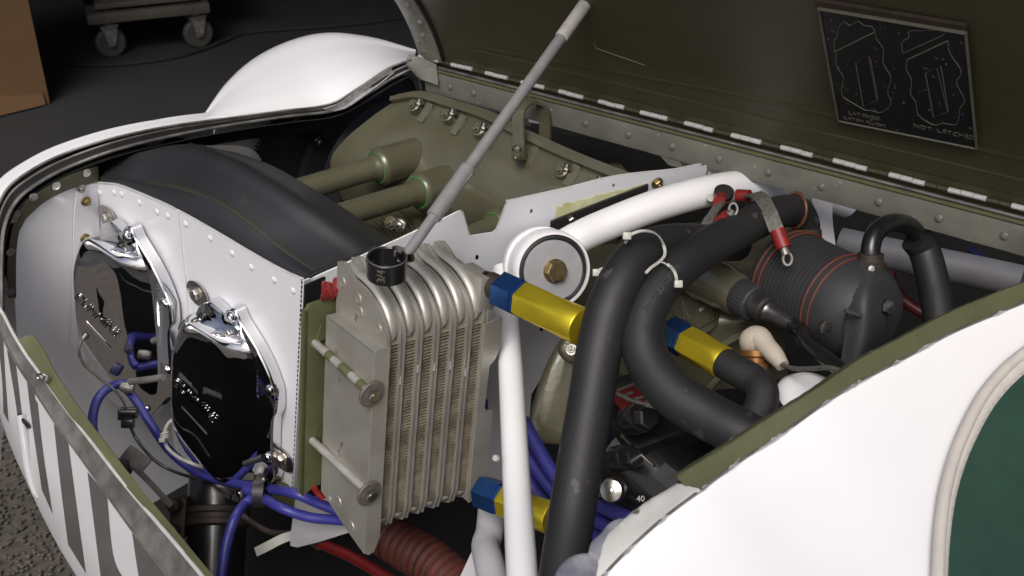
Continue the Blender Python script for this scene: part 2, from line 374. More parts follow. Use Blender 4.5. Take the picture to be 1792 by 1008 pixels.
B().tube(PP(chan), .0016, 8, 110).obj('seal_lip', WORN, t)
B().tube(PP(sk), .0016, 8, 110).obj('skin_edge', WORN, t)
cov = -(A * .5) - U * .6 - I * .2
B().sheet([PP(sk[:11]), [p * .45 + q * .55 + U * .003 for p, q in zip(PP(sk[:11]), PP(sil))], PP(sil), [p + cov.normalized() * .05 - U * .02 for p in PP(sil)], [p + cov.normalized() * .14 - U * .10 for p in PP(sil)], [p - U * .42 - A * .03 for p in PP(sil)]], 26, 70, .0016).obj('skin', COWL, t)
B().sheet([[p - U * .008 + A * .004 for p in PP(rim)], [p - U * .05 - A * .06 for p in PP(rim)], [p - U * (.06 + .36 * min(1, max(0, (k - 3) / 4)) * (1 if k < 8 else .0)) - A * .05 for k, p in enumerate(PP(rim))]], 10, 60, .001).obj('shade_liner', SHADEIN, t)  # separate dark sheet; shade under the white nose skin is put into its colour
# bulge
r0 = [(352, 205.5, 1.665), (430, 199, 1.69), (510, 190, 1.72), (577, 182, 1.743), (630, 152, 1.738), (679, 120, 1.722), (726, 100, 1.71)]
rs = [(356, 203, 1.70), (395, 146, 1.80), (446, 101, 1.87), (510, 70, 1.91), (575, 57, 1.92), (650, 65, 1.89), (728, 88, 1.80)]
R0, RS = PP(r0), PP(rs)
m1 = [P(a[0] * .66 + b_[0] * .34, a[1] * .66 + b_[1] * .34, a[2] * .66 + b_[2] * .34 - k) for a, b_, k in zip(r0, rs, (.003, .02, .03, .035, .03, .02, .006))]
m2 = [P(a[0] * .28 + b_[0] * .72, a[1] * .28 + b_[1] * .72, a[2] * .28 + b_[2] * .72 - k) for a, b_, k in zip(r0, rs, (.003, .022, .035, .04, .035, .025, .006))]
bk = [P(x + 4, y + 26, d + .12) for x, y, d in rs]; bk2 = [P(x + 12, y + 90, d + .22) for x, y, d in rs]
bul = B().sheet([R0, m1, m2, RS, bk, bk2], 36, 46, .0016).obj('bulge', COWL, t)
tb = bvh(bul)
# worn seal strip on the bulge rim
st1 = PP([(566, 190, 1.738), (592, 180, 1.738), (640, 146, 1.733), (684, 116, 1.718)])
st2 = PP([(590, 194, 1.743), (612, 186, 1.742), (655, 156, 1.737), (690, 128, 1.722)])
B().sheet([st1, [(p + q) * .5 - V((0, -.004, .004)) for p, q in zip(st1, st2)], st2], 5, 24, .001).obj('seal_strip', mat('felt_strip', (.36, .36, .37), .7, c2=(.20, .20, .20), scale=120, amt=.4), t)
# rivet flange inside the rim
fl_o = [(14, 520), (12, 460), (20, 400), (36, 362), (70, 335), (118, 308), (170, 290)]
fl_i = [(27, 520), (27, 450), (32, 405), (46, 380), (78, 352), (122, 330), (172, 316)]
B().sheet([[on(x, y, a=-.437) for x, y in fl_o], [on(x, y, a=-.437) for x, y in fl_i]], 3, 30, .002).obj('rivet_flange', HOODIN, t)
for x, y in ((152, 302), (98, 325), (58, 345), (28, 375), (23, 383), (18, 440), (18, 510)): stamp('eyelet', WASHR, on(x, y, a=-.434), A, t, .9)

# ================================================================== SIDE COWL WITH STRIPES
t = thing('side_cowl', 'lower side cowl painted in white with slanted dark grey stripes and olive flange', 'cowl panel', P(150, 900, 1.2) - Z * .2)
lip = [(-60, 450), (-25, 505), (3, 545), (24, 585), (49, 625), (79, 665), (114, 713), (154, 765), (204, 830), (254, 890), (304, 948), (354, 1008), (400, 1062)]
lipd = [1.50, 1.47, 1.45, 1.43, 1.41, 1.385, 1.355, 1.32, 1.275, 1.235, 1.19, 1.145, 1.11]
LIP = [P(x, y, d) for (x, y), d in zip(lip, lipd)]
ske = [(-80, 465), (-45, 520), (-6, 560), (8, 597), (31, 640), (60, 684), (97, 741), (140, 800), (188, 868), (234, 932), (283, 995), (330, 1055), (375, 1110)]
SKE = [P(x, y, d + .004) for (x, y), d in zip(ske, lipd)]
sl_ = [(-110, 530), (-70, 580), (-38, 640), (-10, 690), (2, 735), (22, 790), (45, 840), (73, 900), (108, 965), (146, 1025), (185, 1085), (220, 1140), (260, 1200)]
SLL = [P(x, y, d + .05) for (x, y), d in zip(sl_, lipd)]
MID = [p.lerp(q, .52) + (c2w((-.5, .1, -.5)) * .016) for p, q in zip(SKE, SLL)]
UND = [p + I * .012 - U * .012 for p in SLL]; UND2 = [p + I * .165 - U * .31 for p in SLL]
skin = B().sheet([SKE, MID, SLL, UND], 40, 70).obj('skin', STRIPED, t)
B().sheet([UND[4:], UND2[4:]], 12, 40).obj('under_skin_shade', SHADEIN, t)  # underside of the white skin, with its shade put into the colour
ts = bvh(skin)
B().sheet([LIP, [(p + q) * .5 + c2w((-.2, .2, .3)) * .008 for p, q in zip(LIP, SKE)], SKE], 6, 80, .0015).obj('rim', WORN, t)
B().tube(LIP, .0022, 8, 90).obj('rim_bead', KNUCK, t)
B().tube(SKE, .0013, 6, 90).obj('skin_edge', WORN, t)
flo = [(35, 592), (64, 592), (102, 658), (150, 727), (192, 783), (240, 846), (298, 918), (350, 982), (408, 1050)]
fld = [1.425, 1.42, 1.38, 1.335, 1.30, 1.26, 1.215, 1.165, 1.12]
FLO = [P(x, y, d) for (x, y), d in zip(flo, fld)]
fli = [P(x, y, d + .002) for x, y, d in ((33, 600, 1.425), (52, 630, 1.41), (86, 676, 1.375), (128, 733, 1.34), (170, 787, 1.305), (222, 853, 1.258), (282, 923, 1.21), (334, 985, 1.16), (396, 1058, 1.115))]
fls = B().sheet([FLO, fli], 3, 50, .002).obj('flange', GREENPR, t)
B().tube(PP([(66, 657, 1.375), (74, 655, 1.37), (82, 660, 1.37), (79, 667, 1.37), (68, 664, 1.375)]), .0016, 8, 24, closed=True).obj('eyelet', STEEL, t)
def stripe(Lp, Rp, nm='stripe', m=STRIPE, off=.0012):
    n = 14; Lc = cr([V((x, y, 0)) for x, y in Lp], n); Rc = cr([V((x, y, 0)) for x, y in Rp], n); rows = []
    for j in range(n):
        row = []
        for k in range(5):
            q = Lc[j].lerp(Rc[j], k / 4); h_ = hit(ts, q.x, q.y, off)
            row.append(h_)
        rows.append(row)
    bb = B(); vv = [[bb.bm.verts.new(p) if p else None for p in r] for r in rows]
    for a in range(n - 1):
        for c in range(4):
            q = (vv[a][c], vv[a][c + 1], vv[a + 1][c + 1], vv[a + 1][c])
            if all(q): bb.bm.faces.new(q)
    bb.obj(nm, m, t)
stripe([(-8, 556), (3, 660), (6, 722)], [(5, 592), (9, 660), (15, 740)])
stripe([(12, 612), (28, 710), (36, 780)], [(27, 634), (36, 708), (49, 814)])
stripe([(47, 668), (56, 740), (73, 857)], [(64, 690), (75, 790), (92, 900)])
stripe([(94, 741), (106, 850), (119, 953)], [(119, 775), (133, 880), (150, 1003)])
stripe([(153, 826), (166, 930), (180, 1040)], [(187, 868), (199, 977), (228, 1030)])
stripe([(231, 932), (241, 1000), (250, 1050)], [(283, 994), (300, 1030), (318, 1052)])
fp = [hit(ts, x, y, .003) for x, y in ((38, 729), (45, 775), (51, 820), (60, 858), (66, 872))]
B().tube(fp, [.0070, .0068, .006, .004, .001], 12, 24).obj('fairing', STRIPED, t)
B().tube([hit(ts, x, y, .007) for x, y in ((34, 726), (40, 735), (47, 743), (50, 748))], .0026, 8, 8).obj('fairing_mouth', BLACK, t)

# ================================================================== BAY INNER SKIN (under the engine, firewall, far side), bay shade put into the colour
t = thing('engine_bay_liner', 'shade-coloured inner skin and firewall closing the space behind and under the engine', 'cowl lining', E(.1, .4, -.6))
b = B(); b.plate([E(-.62, -.02, -.80), E(.85, .02, -.80), E(.85, .95, -.80), E(-.62, .95, -.80)], -U * .004); b.obj('floor_panel', SHADEIN, t)
b = B(); b.plate([E(-.62, .92, -.80), E(.9, .92, -.80), E(.9, .92, .06), E(-.3, .92, -.08)], I * .004); b.obj('far_side_panel', SHADEIN, t)
b = B(); b.plate([E(.80, .0, -.8), E(.80, .95, -.8), E(.80, .95, .22), E(.80, .40, .26), E(.80, .05, .12)], A * .004); b.obj('firewall', SHADEIN, t)
b = B(); b.plate([E(-.60, -.02, -.80), E(-.60, .9, -.80), E(-.60, .9, -.24), E(-.60, .05, -.24)], A * .004); b.obj('front_panel', SHADEIN, t)

# ================================================================== HOOD, HINGE, RAIL
HP = P(764, 105, 1.71)                                   # on the hinge line
def hx(x):                                               # parameter along the hinge that projects to image column x
    lo, hi = -1., 2.
    for _ in range(50):
        m = (lo + hi) / 2; q = HP + H * m - CAM
        if CX + F_PX * q.dot(RT) / q.dot(FW) < x: lo = m
        else: hi = m
    return lo
def hood(s, m, off=0.):
    """point on the hood's inner surface: s along the hinge, m metres out from it"""
    p = HP + H * s; n = 40; dm = m / n if m else 0
    for k in range(n):
        q = (k + .5) * dm; a = math.radians(14 + 20 * min(1, q / .11) + 26 * max(0, q - .11))
        p = p + (UH * math.cos(a) - I * math.sin(a)) * dm
    a = math.radians(14 + 20 * min(1, m / .11) + 26 * max(0, m - .11))
    return p + (-UH * math.sin(a) - I * math.cos(a)) * off
S0 = hx(741); S1 = hx(1800) + .35
t = thing('hood', 'open olive hood leaning over the engine with a black latch placard on it', 'hood', HP + H * .4)
ms = [.004, .03, .06, .09, .12, .16, .22, .30, .38, .46, .54]
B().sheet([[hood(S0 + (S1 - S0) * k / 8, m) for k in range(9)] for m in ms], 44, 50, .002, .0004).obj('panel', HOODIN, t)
B().sheet([[hood(S0 + (S1 - S0) * k / 8, m, -.004) for k in range(9)] for m in ms], 30, 12, .001).obj('outer_skin', COWL, t)
# edge strap and its raised border
B().sheet([[hood(S0 - .003, m, .003) for m in ms], [hood(S0 + .020, m, .008) for m in ms], [hood(S0 + .044, m, .004) for m in ms]], 7, 40, .002).obj('edge_strap', RAIL, t)
B().tube([hood(S0 + .048, m, .003) for m in ms], .0035, 8, 40).obj('strap_bead', BLACK, t)
for m, q in ((.035, .012), (.05, .028), (.075, .016), (.11, .03), (.075, .034), (.02, .02)): 
    p = hood(S0 + q, m, .0075); stamp('rivet', RIVETR, p, (CAM - p).normalized(), t, .9)
# stiffener joggle and doubler lines on the inner surface
B().band([hood(S0 + .07 + (S1 - S0 - .07) * k / 12, .028, .0022) for k in range(13)], UH - I * .4, .022, .003, 60).obj('hinge_doubler', HOODIN, t)
B().band([hood(S0 + .07 + (S1 - S0 - .07) * k / 12, .040 + .028 * min(1, k / 5), .0016) for k in range(13)], UH - I * .4, .004, .0026, 60).obj('joggle', HOODIN, t)
B().tube([hood(hx(1074), .105, .002), hood(hx(1075), .098, .004), hood(hx(1085), .093, .003), hood(hx(1150), .082, .002)], .0009, 6, 20).obj('joggle_edge', GREENPR, t)
# placard
def pl(x, y, off=.0):
    """image point of the placard -> hood surface"""
    q = PB if off == 0 else None
    return onpl(x, y, PB0 + PBN * off, PBN)
sA, sB = hx(1480), hx(1720)
PB0 = hood((sA + sB) / 2, .16, .0095); PBX = H.copy(); PBY = (hood(sA, .24) - hood(sA, .08)).normalized(); PBN = PBX.cross(PBY).normalized()
if PBN.dot(CAM - PB0) < 0: PBN = -PBN
PB = 1
plc = B().plate([pl(*q) for q in ((1430, 13), (1692, 57), (1711, 262), (1466, 213))], PBN * .0016).obj('placard', PLACARD, t, smooth=0)
def line(pts, wd=.0011, nm='drawn_line', cl=False, n=None, m=PRINT):
    q = [pl(x, y, .0020) for x, y in pts]
    b = B(); b.tube(q, wd * .5, 5, n or len(q) * 5, True, cl)
    return b.obj(nm, m, plc)
line([(1432, 15), (1690, 58)], .0042, 'border', n=2); line([(1690, 57), (1709, 261)], .0032, 'border', n=2)
line([(1709, 261), (1467, 212)], .0026, 'border', n=2); line([(1467, 212), (1432, 15)], .0026, 'border', n=2)
cx = lambda l: [(1400 + x / 3.36, y / 3.36) for x, y in l]
line(cx([(205, 300), (200, 235), (215, 225), (225, 170), (260, 130), (295, 150), (340, 125), (380, 150), (420, 155), (440, 180)]))
line(cx([(208, 302), (440, 188)]), .0018, n=2)
line(cx([(440, 190), (450, 230), (490, 290), (490, 370), (535, 460), (515, 540), (535, 610), (480, 660), (420, 650), (380, 645), (300, 600), (255, 570), (245, 520), (255, 450), (215, 390), (215, 310)]))
line(cx([(327, 370), (405, 328), (452, 590), (372, 626)]), .0014, cl=True, n=4 * 1)
line(cx([(415, 350), (458, 580)]), .0010, n=2)
line(cx([(605, 310), (600, 250), (640, 220), (640, 185), (690, 180), (770, 178), (845, 180), (840, 205), (780, 235), (610, 312)]))
line(cx([(630, 352), (868, 240)]), .0018, n=2)
line(cx([(870, 242), (880, 310), (940, 400), (945, 440), (920, 490), (968, 590), (940, 640), (920, 730), (840, 725), (790, 735), (700, 680), (680, 600), (650, 550), (655, 470), (625, 410), (630, 355)]))
line(cx([(737, 430), (828, 388), (872, 655), (785, 692)]), .0014, cl=True, n=4)
line(cx([(805, 400), (868, 660)]), .0010, n=2)
px_ = pl(1600, 200) - pl(1500, 180); py_ = pl(1500, 100) - pl(1510, 180)
for s_, x, y, sz in (('LATCHED', 1513, 203, .0085), ('(LATCH FLUSH)', 1512, 213, .0072), ('NOT  LATCHED', 1652, 231, .0092)):
    put_text(s_, sz, PRINT, pl(x, y, .0018), px_, py_, plc)
B().band([pl(1428 + 264 * k / 6, 4 + 46 * k / 6, -.001) for k in range(7)], PBY, .010, .004, 40).obj('stained_seam', RUST, t)

# hinge line
t = thing('piano_hinge', 'long piano hinge with pale knuckles joining the hood to the grey rail', 'hinge', HP)
B().band([HP + H * (S0 + (S1 - S0) * k / 6) - UH * .006 + I * .003 for k in range(7)], UH, .014, .002, 30).obj('hinge_leaf', HOODIN, t)
kn = B().lathe([(0, .0024), (.0004, .0031), (.0132, .0031), (.0136, .0024)], O0, H, 10).mesh('knuckle', KNUCK)
kd = B().lathe([(0, .0020), (.0004, .0028), (.0124, .0028), (.0128, .0020)], O0, H, 8).mesh('dark_knuckle', HOODIN)
pit = .0681
for g in range(-0, 19):
    s_ = hx(738) + g * pit
    for k in range(3):
        o = bpy.data.objects.new('knuckle', kn); link(o, HP + H * (s_ + k * .0140 + .001) - I * .0065 + UH * .002 + V((0, 0, random.uniform(-.0004, .0004))), t)
    for k in range(2):
        o = bpy.data.objects.new('dark_knuckle', kd); link(o, HP + H * (s_ + .0430 + k * .0130) - I * .0045 + UH * .001, t)
t = thing('longeron_rail', 'riveted grey olive rail running diagonally below the piano hinge', 'rail', HP - UH * .03)
rl = lambda s, i_, u_: HP + H * s + I * i_ + UH * u_
sa, sb = hx(752), S1
face = [rl(0, -.012, -.018), rl(0, -.013, -.030), rl(0, -.013, -.048)]
B().sheet([[q + H * (sa + (sb - sa) * k / 30) for k in range(31)] for q in (rl(0, -.008, -.0145), rl(0, -.0125, -.0165), rl(0, -.0130, -.030), rl(0, -.0125, -.047), rl(0, -.006, -.049))], 10, 90, .0016, .00025).obj('web', RAIL, t)
B().tube([rl(sa - .015 + (sb - sa) * k / 8, -.0105, -.0125) for k in range(9)], .0026, 8, 40).obj('edge_roll', GREENPR, t)
B().tube([rl(sa - .015 + (sb - sa) * k / 8, -.0065, -.0085) for k in range(9)], .0022, 8, 40).obj('edge_lip', WORN, t)
for x in (797, 838, 902, 966, 1036, 1111, 1188, 1271, 1358, 1452, 1553, 1660, 1775): stamp('rivet', RIVETR, rl(hx(x), -.0138, -.0305), -I, t, .85)
for s_, d_ in ((1230, .018), (1195, .010)):
    B().plate([rl(hx(s_ - 30), -.011, -.048), rl(hx(s_ + 22), -.011, -.048), rl(hx(s_ + 16), -.011, -.048 - d_), rl(hx(s_ - 14), -.011, -.048 - d_)], I * .002).obj('tab', RAIL, t)
B().sheet([PP([(716, 96, 1.715), (735, 100, 1.71), (764, 112, 1.70)]), PP([(712, 110, 1.715), (735, 120, 1.71), (766, 128, 1.70)]), PP([(730, 132, 1.72), (742, 140, 1.71), (768, 150, 1.70)])], 8, 12, .002, .0004).obj('end_bracket', RAIL, t)

# ================================================================== BAFFLES
t = thing('cylinder_baffle', 'white riveted sheet metal baffle around the two chrome rocker covers', 'baffle', E(-.2, 0, -.3))
fp_ = [(172, 316), (150, 321), (122, 331), (78, 353), (46, 382), (33, 406), (27, 450), (26, 520), (30, 590), (60, 700), (140, 830), (260, 1000), (365, 1000), (352, 800), (300, 700), (230, 600), (180, 480)]
B().plate([on(x, y, a=-.44) for x, y in fp_], -A * .002).obj('front_panel', PANELG, t)
B().plate([on(x, y, a=-.4365) for x, y in ((172, 319), (158, 322), (134, 336), (130, 380), (128, 500), (124, 600), (150, 640), (176, 560))], -A * .0025).obj('front_strip', PANELG, t)
top = [(167, 319), (205, 323), (236, 334), (262, 345), (290, 357), (318, 372)]
B().plate([on(x, y, i=.003) for x, y in top + [(322, 430), (336, 560), (345, 700), (280, 690), (200, 640), (180, 560), (175, 430)]], I * .002).obj('side_panel', WHITE, t)
top2 = [(312, 368), (350, 389), (395, 415), (430, 436), (470, 459), (500, 475), (530, 488)]
B().plate([on(x, y, i=0) for x, y in top2 + [(526, 600), (513, 862), (470, 835), (440, 800), (340, 700), (330, 560), (318, 430)]], I * .002).obj('side_panel', WHITE, t)
B().band([on(x, y, i=-.0005) for x, y in ((312, 368), (318, 430), (327, 505), (331, 560))], A, .003, .003, 12).obj('panel_fold', WHITE, t)
B().tube([on(x, y, i=.001) for x, y in top2], .0016, 6, 40).obj('top_edge', KNUCK, t)
B().tube([on(x, y, i=.003) for x, y in top], .0016, 6, 40).obj('top_edge', KNUCK, t)
for x, y in ((175, 337), (200, 337), (213, 340), (244, 354), (275, 371), (294, 378), (325, 392), (368, 417), (406, 443), (440, 468), (480, 490), (513, 509), (170, 352)): stamp('rivet', RIVET, on(x, y, i=.003 if x < 312 else 0), -I, t, .95)
for x, y, me, s_ in ((150, 352, NUTG, .85), (149, 417, NUTG, .85), (142, 330, NUTS, .75)): stamp('nut', me, on(x, y, a=-.436), A, t, s_)
wm = B().lathe([(0, .0185), (.0015, .0185), (.0018, .017), (.0018, .004)], O0, Z, 28).mesh('fender_washer', STEEL)
for x, y, i_ in ((189, 381, -.002), (346, 514, -.004), (494, 803, -.004)):
    stamp('fender_washer', wm, on(x, y, i=i_), -I, t, (1.25, 1.0, 1)); 
    stamp('bolt', HEXH, on(x, y, i=i_ - .001), -I, t, 1.15)
    B().lathe([(0, .0095), (.002, .0095), (.0022, .007)], on(x, y, i=i_ - .001), -I, 20).obj('spacer', WORN, t)
# pale reflection-like patch plates are light only; corner gasket and edge returns
t2 = t
B().plate([on(x, y, a=.004) for x, y in ((530, 490), (541, 486), (527, 838), (560, 845), (515, 866), (512, 860))], A * .002).obj('corner_edge', WHITE, t2)
b = B()
for k in range(46):
    p = on(530 - 17 * k / 45, 492 + 366 * k / 45, i=.002); b.box(p + A * .005, A * .0045, I * .003, U * .0022)
b.obj('serrated_gasket', RUBBER, t2)
B().plate([on(x, y, a=.010) for x, y in ((534, 500), (640, 452), (660, 560), (600, 800), (522, 845))], -A * .002).obj('gasket_sheet', RUBBER, t2)

# rear baffle
RB0, RB1, RB2 = P(530, 490, 1.335), P(1250, 288, 1.44), P(515, 870, 1.55)
RBN = (RB1 - RB0).cross(RB2 - RB0).normalized()
if RBN.dot(CAM - RB0) < 0: RBN = -RBN
def rb(x, y, o=0.): return onpl(x, y, RB0 + RBN * o, RBN)
t = thing('rear_baffle', 'white rear baffle with square notches behind the oil cooler', 'baffle', rb(800, 600))
out = [(536, 491), (600, 463), (655, 437), (700, 417), (742, 397), (775, 383), (802, 370), (808, 371), (811, 376), (820, 408), (824, 413), (862, 407), (868, 402), (886, 355), (890, 351), (930, 342), (990, 329), (1060, 311), (1120, 302), (1180, 296), (1224, 287), (1228, 291), (1248, 290), (1248, 268), (1286, 270), (1284, 300), (1276, 312), (1200, 322), (1100, 352), (1000, 396), (930, 412), (1000, 470), (1000, 560), (985, 600), (930, 690), (922, 780), (915, 900), (850, 905), (780, 800), (620, 600)]
def circ(x, y, r, n=10): return [(x + r * math.cos(-q * 2 * math.pi / n) * .8, y + r * math.sin(-q * 2 * math.pi / n) * 1.3) for q in range(n)]
holes = [circ(930, 370, 3.5), circ(747, 441, 3.5), circ(835, 451, 4.2), circ(1074, 325, 3), circ(948, 576, 4.5), circ(855, 534, 3.2)]
B().plate([rb(x, y) for x, y in out], -RBN * .0018, [[rb(x, y) for x, y in h] for h in holes]).obj('panel', WHITE, t)
B().tube([rb(x, y, -.0008) for x, y in out[:24]], .0011, 6, 150).obj('top_edge', KNUCK, t)
B().plate([rb(x, y, .0012) for x, y in ((972, 378), (974, 360), (982, 363), (988, 355), (1003, 354), (1012, 349), (1032, 347), (1042, 341), (1060, 339), (1078, 333), (1098, 330), (1133, 320), (1133, 328), (985, 386))], RBN * .0006).obj('primer_patch', PRIMER, t)
B().plate([rb(x, y, .0030) for x, y in ((962, 404), (963, 386), (1050, 352), (1133, 321), (1131, 342), (1050, 372), (985, 402))], RBN * .003).obj('rubber_strip', RUBBER, t)
stamp('nut', NUTG, rb(1150, 320, .002), RBN, t, .9); stamp('nut', NUTG, rb(1264, 300, .002), RBN, t, .8); stamp('bolt', HEXH, rb(1000, 384, .006), RBN, t, .8)
B().plate([rb(x, y, .004) for x, y in ((880, 470), (905, 430), (950, 404), (975, 404), (930, 470), (900, 540), (868, 530))], RBN * .004).obj('olive_pad', GREENPR, t)
B().plate([rb(x, y, .01) for x, y in ((838, 650), (853, 640), (853, 668), (846, 690), (853, 700), (853, 715), (836, 716))], RBN * .002).obj('blue_decal', BLUEW, t)

# ================================================================== RUBBER SEALS
lo = [on(x, y, i=.004) for x, y in ((531, 489), (470, 460), (410, 425), (350, 390), (290, 358), (232, 334), (176, 318))]
midp = [on(x, y, i=q) for x, y, q in ((552, 474, .022), (490, 432, .022), (440, 392, .022), (385, 354, .022), (325, 331, .022), (255, 318, .02), (180, 306, .012))]
upp = [on(x, y, i=q) for x, y, q in ((655, 435, .095), (583, 386, .085), (520, 344, .08), (455, 304, .08), (395, 273, .08), (312, 253, .08), (196, 280, .05))]
bkp = [p + I * .06 - U * .03 for p in upp]
t = thing('baffle_seal', 'curved black rubber seal arching over the top of the white side baffle', 'seal', lo[3])
B().sheet([lo, [p.lerp(q, .5) + c2w((-.2, .15, -.3)) * .006 for p, q in zip(lo, midp)], [p.lerp(q, .93) for p, q in zip(lo, midp)], midp, [p.lerp(q, .07) for p, q in zip(midp, upp)], [p.lerp(q, .55) + c2w((-.1, .3, -.3)) * .005 for p, q in zip(midp, upp)], upp, bkp], 57, 60, .003).obj('sheet', SEAL, t)
B().sheet([[p.lerp(q, .90) - FW * .0006 for p, q in zip(lo, midp)][:6], [p - FW * .0009 for p in midp][:6], [p.lerp(q, .06) - FW * .0006 for p, q in zip(midp, upp)][:6]], 7, 40).obj('crease_scuff', mat('seal_scuff', (.031, .032, .020), .5, c2=(.023, .024, .02), scale=14, amt=.6), t)
for k in range(24):
    p = lo[0].lerp(upp[0], k / 23) + c2w((.01, .02, -.3)) * (.004 + .012 * math.sin(math.pi * k / 23)); B().lathe([(-.0032, .0028), (.0032, .0028)], p, (upp[0] - lo[0]), 8).obj('edge_stitch', RUBBER, t)
fl = [[(322, 268, 1.66), (360, 256, 1.66), (400, 254, 1.66), (436, 259, 1.66), (455, 275, 1.66), (463, 300, 1.66)], [(322, 290, 1.64), (370, 285, 1.64), (410, 290, 1.64), (440, 300, 1.64), (458, 310, 1.65), (462, 325, 1.65)], [(330, 330, 1.64), (380, 330, 1.64), (420, 335, 1.64), (445, 340, 1.64), (460, 345, 1.65), (463, 350, 1.65)]]
B().sheet([PP(r) for r in fl], 12, 24, .003).obj('rubber_flap', FLAPM, label='round cornered grey rubber flap standing behind the black baffle seal', cat='rubber flap')

# ================================================================== ROCKER COVERS
def rs_(px, i_, n=56): 
    return cr([on(x, y, i=i_) for x, y in px], n, True)
def cover(dv, label, lines):
    t = thing('rocker_cover', label, 'rocker cover', on(390, 690, i=0) + dv, 'chrome rocker covers on the white baffle')
    base = [(309, 610), (325, 562), (360, 552), (418, 590), (442, 624), (450, 700), (450, 792), (440, 847), (404, 864), (325, 812), (305, 745), (306, 660)]
    face = [(300, 612), (320, 568), (343, 570), (384, 604), (392, 640), (392, 720), (399, 808), (388, 836), (366, 830), (308, 756), (298, 720), (297, 650)]
    fi = lambda x: -.085 + (x - 297) / 102 * .043
    bs = rs_(base, -.018); fc = cr([on(x, y, i=fi(x)) for x, y in face], 56, True); cen = sum(fc, V()) / len(fc)
    rings = []
    for q, ins in ((-.1, -.03), (0, -.012), (.08, -.002), (.25, -.012), (.45, -.014), (.62, -.008), (.76, .002), (.86, .012), (.925, .026), (.97, .046), (1.0, .075), (1.006, .2), (1.012, .45), (1.016, .7), (1.017, .93)):
        rings.append([p.lerp(f, q).lerp(cen + (p.lerp(f, q) - f), ins) + dv for p, f in zip(bs, fc)])
    cap = B().quadstrip(rings).obj('cap', CHROME, t, smooth=60)
    fo = [(312, 600), (318, 562), (338, 556), (350, 534), (366, 528), (380, 538), (392, 548), (400, 540), (411, 541), (418, 552), (424, 566), (452, 612), (470, 648), (480, 676), (484, 692), (484, 722), (478, 740), (477, 800), (482, 832), (476, 846), (462, 850), (440, 868), (410, 878), (330, 830), (304, 770), (303, 690)]
    f1 = [p + dv for p in rs_(fo, -.016, 90)]; c1 = sum(f1, V()) / 90
    B().quadstrip([[p + I * .014 for p in f1], [p + I * .0012 for p in f1], f1, [p.lerp(c1, .018) - I * .0024 for p in f1], [p.lerp(c1, .2) - I * .0024 for p in f1]]).obj('flange', CHROME, t, smooth=50)
    for x, y in ((406, 553), (474, 682), (470, 800), (420, 862)):
        p = on(x, y, i=-.019) + dv
        B().lathe([(0, .0075), (.002, .0075), (.0045, .0062), (.006, .0030), (.0064, .0001)], p, -I, 20).obj('boss', CHROME, t)
    for x, y in ((404, 583),):
        p = on(x, y, i=-.022) + dv
        stamp('bolt', HEXH, p, -I, t, .85)
    # embossed lettering and a raised bar under it, on the face
    xd = on(378, 745, i=fi(378)) - on(303, 672, i=fi(303)); yd = on(340, 660, i=fi(340)) - on(342, 720, i=fi(342))
    put_text('CUMMINS', .0185, mat('chrome_letter', (.26, .26, .27), .16, 1.), on(340, 703, i=fi(340) - .0018) + dv, xd, yd, cap, .0006)
    B().tube([on(x, y, i=fi(x) - .0012) + dv for x, y in ((318, 712), (342, 738), (362, 760))], .0010, 6, 8).obj('raised_bar', CHROME, cap)
    return t
cover(O0, 'nearer chrome rocker cover with embossed lettering, beside the oil cooler', 1)
cover(A * -.224, 'farther chrome rocker cover with embossed lettering, close to the white front panel', 0)

# ================================================================== OIL COOLER
C0 = P(683, 600, 1.21)
cn = (P(845, 560, 1.283) - C0).normalized(); cdv = (C0 - P(575, 520, 1.3004)).normalized(); cv = cn.cross(cdv).normalized()
if cv.z > 0: cv = -cv
WN, DD, VV = .123, .130, .2295
def K(n_, d_, v_): return C0 + cn * n_ + cdv * d_ + cv * v_
t = thing('oil_cooler', 'ribbed aluminium oil cooler with rounded tube headers mounted on an olive plate', 'oil cooler', K(.06, -.06, VV + .02))
pitch = WN / 5.55
def header(d0, v0, rnd, top, bot):
    """profile of a tube plate in the d-v plane, front face at d0"""
    pts = [(d0, bot - .012), (d0, v0)]
    for k in range(1, 9):
        a = k / 9 * math.pi / 2; pts.append((d0 - rnd * 1.5 * (1 - math.cos(a)), v0 - rnd * math.sin(a)))
    pts += [(d0 - rnd * 1.5, v0 - rnd), (-.090, top), (-.102, top + .004), (-.102, bot - .006), (-.08, bot + .012), (-.02, bot + .018), (d0 - .006, bot + .010)]
    return pts
for k in range(6):
    n0 = .012 + (k) * pitch - .001
    if k < 6:
        for dn in (0, .0058):
            pr = header(.002, -.004, .046, -.062, VV)
            B().plate([K(n0 + dn, d_, v_) for d_, v_ in pr], cn * .0016).obj('tube_edge', ALU, t)
        pr = header(-.001, -.003, .044, -.060, VV)
        B().plate([K(n0 + .0014, d_, v_) for d_, v_ in pr], cn * .0046).obj('tube', ALU, t)
        dv_ = .03 + .03 * random.random(); B().tube([K(n0 + .0037, .0006, dv_ + q) for q in (0, .009)], .0022, 8, 4).obj('tube_dimple', ALUB, t)
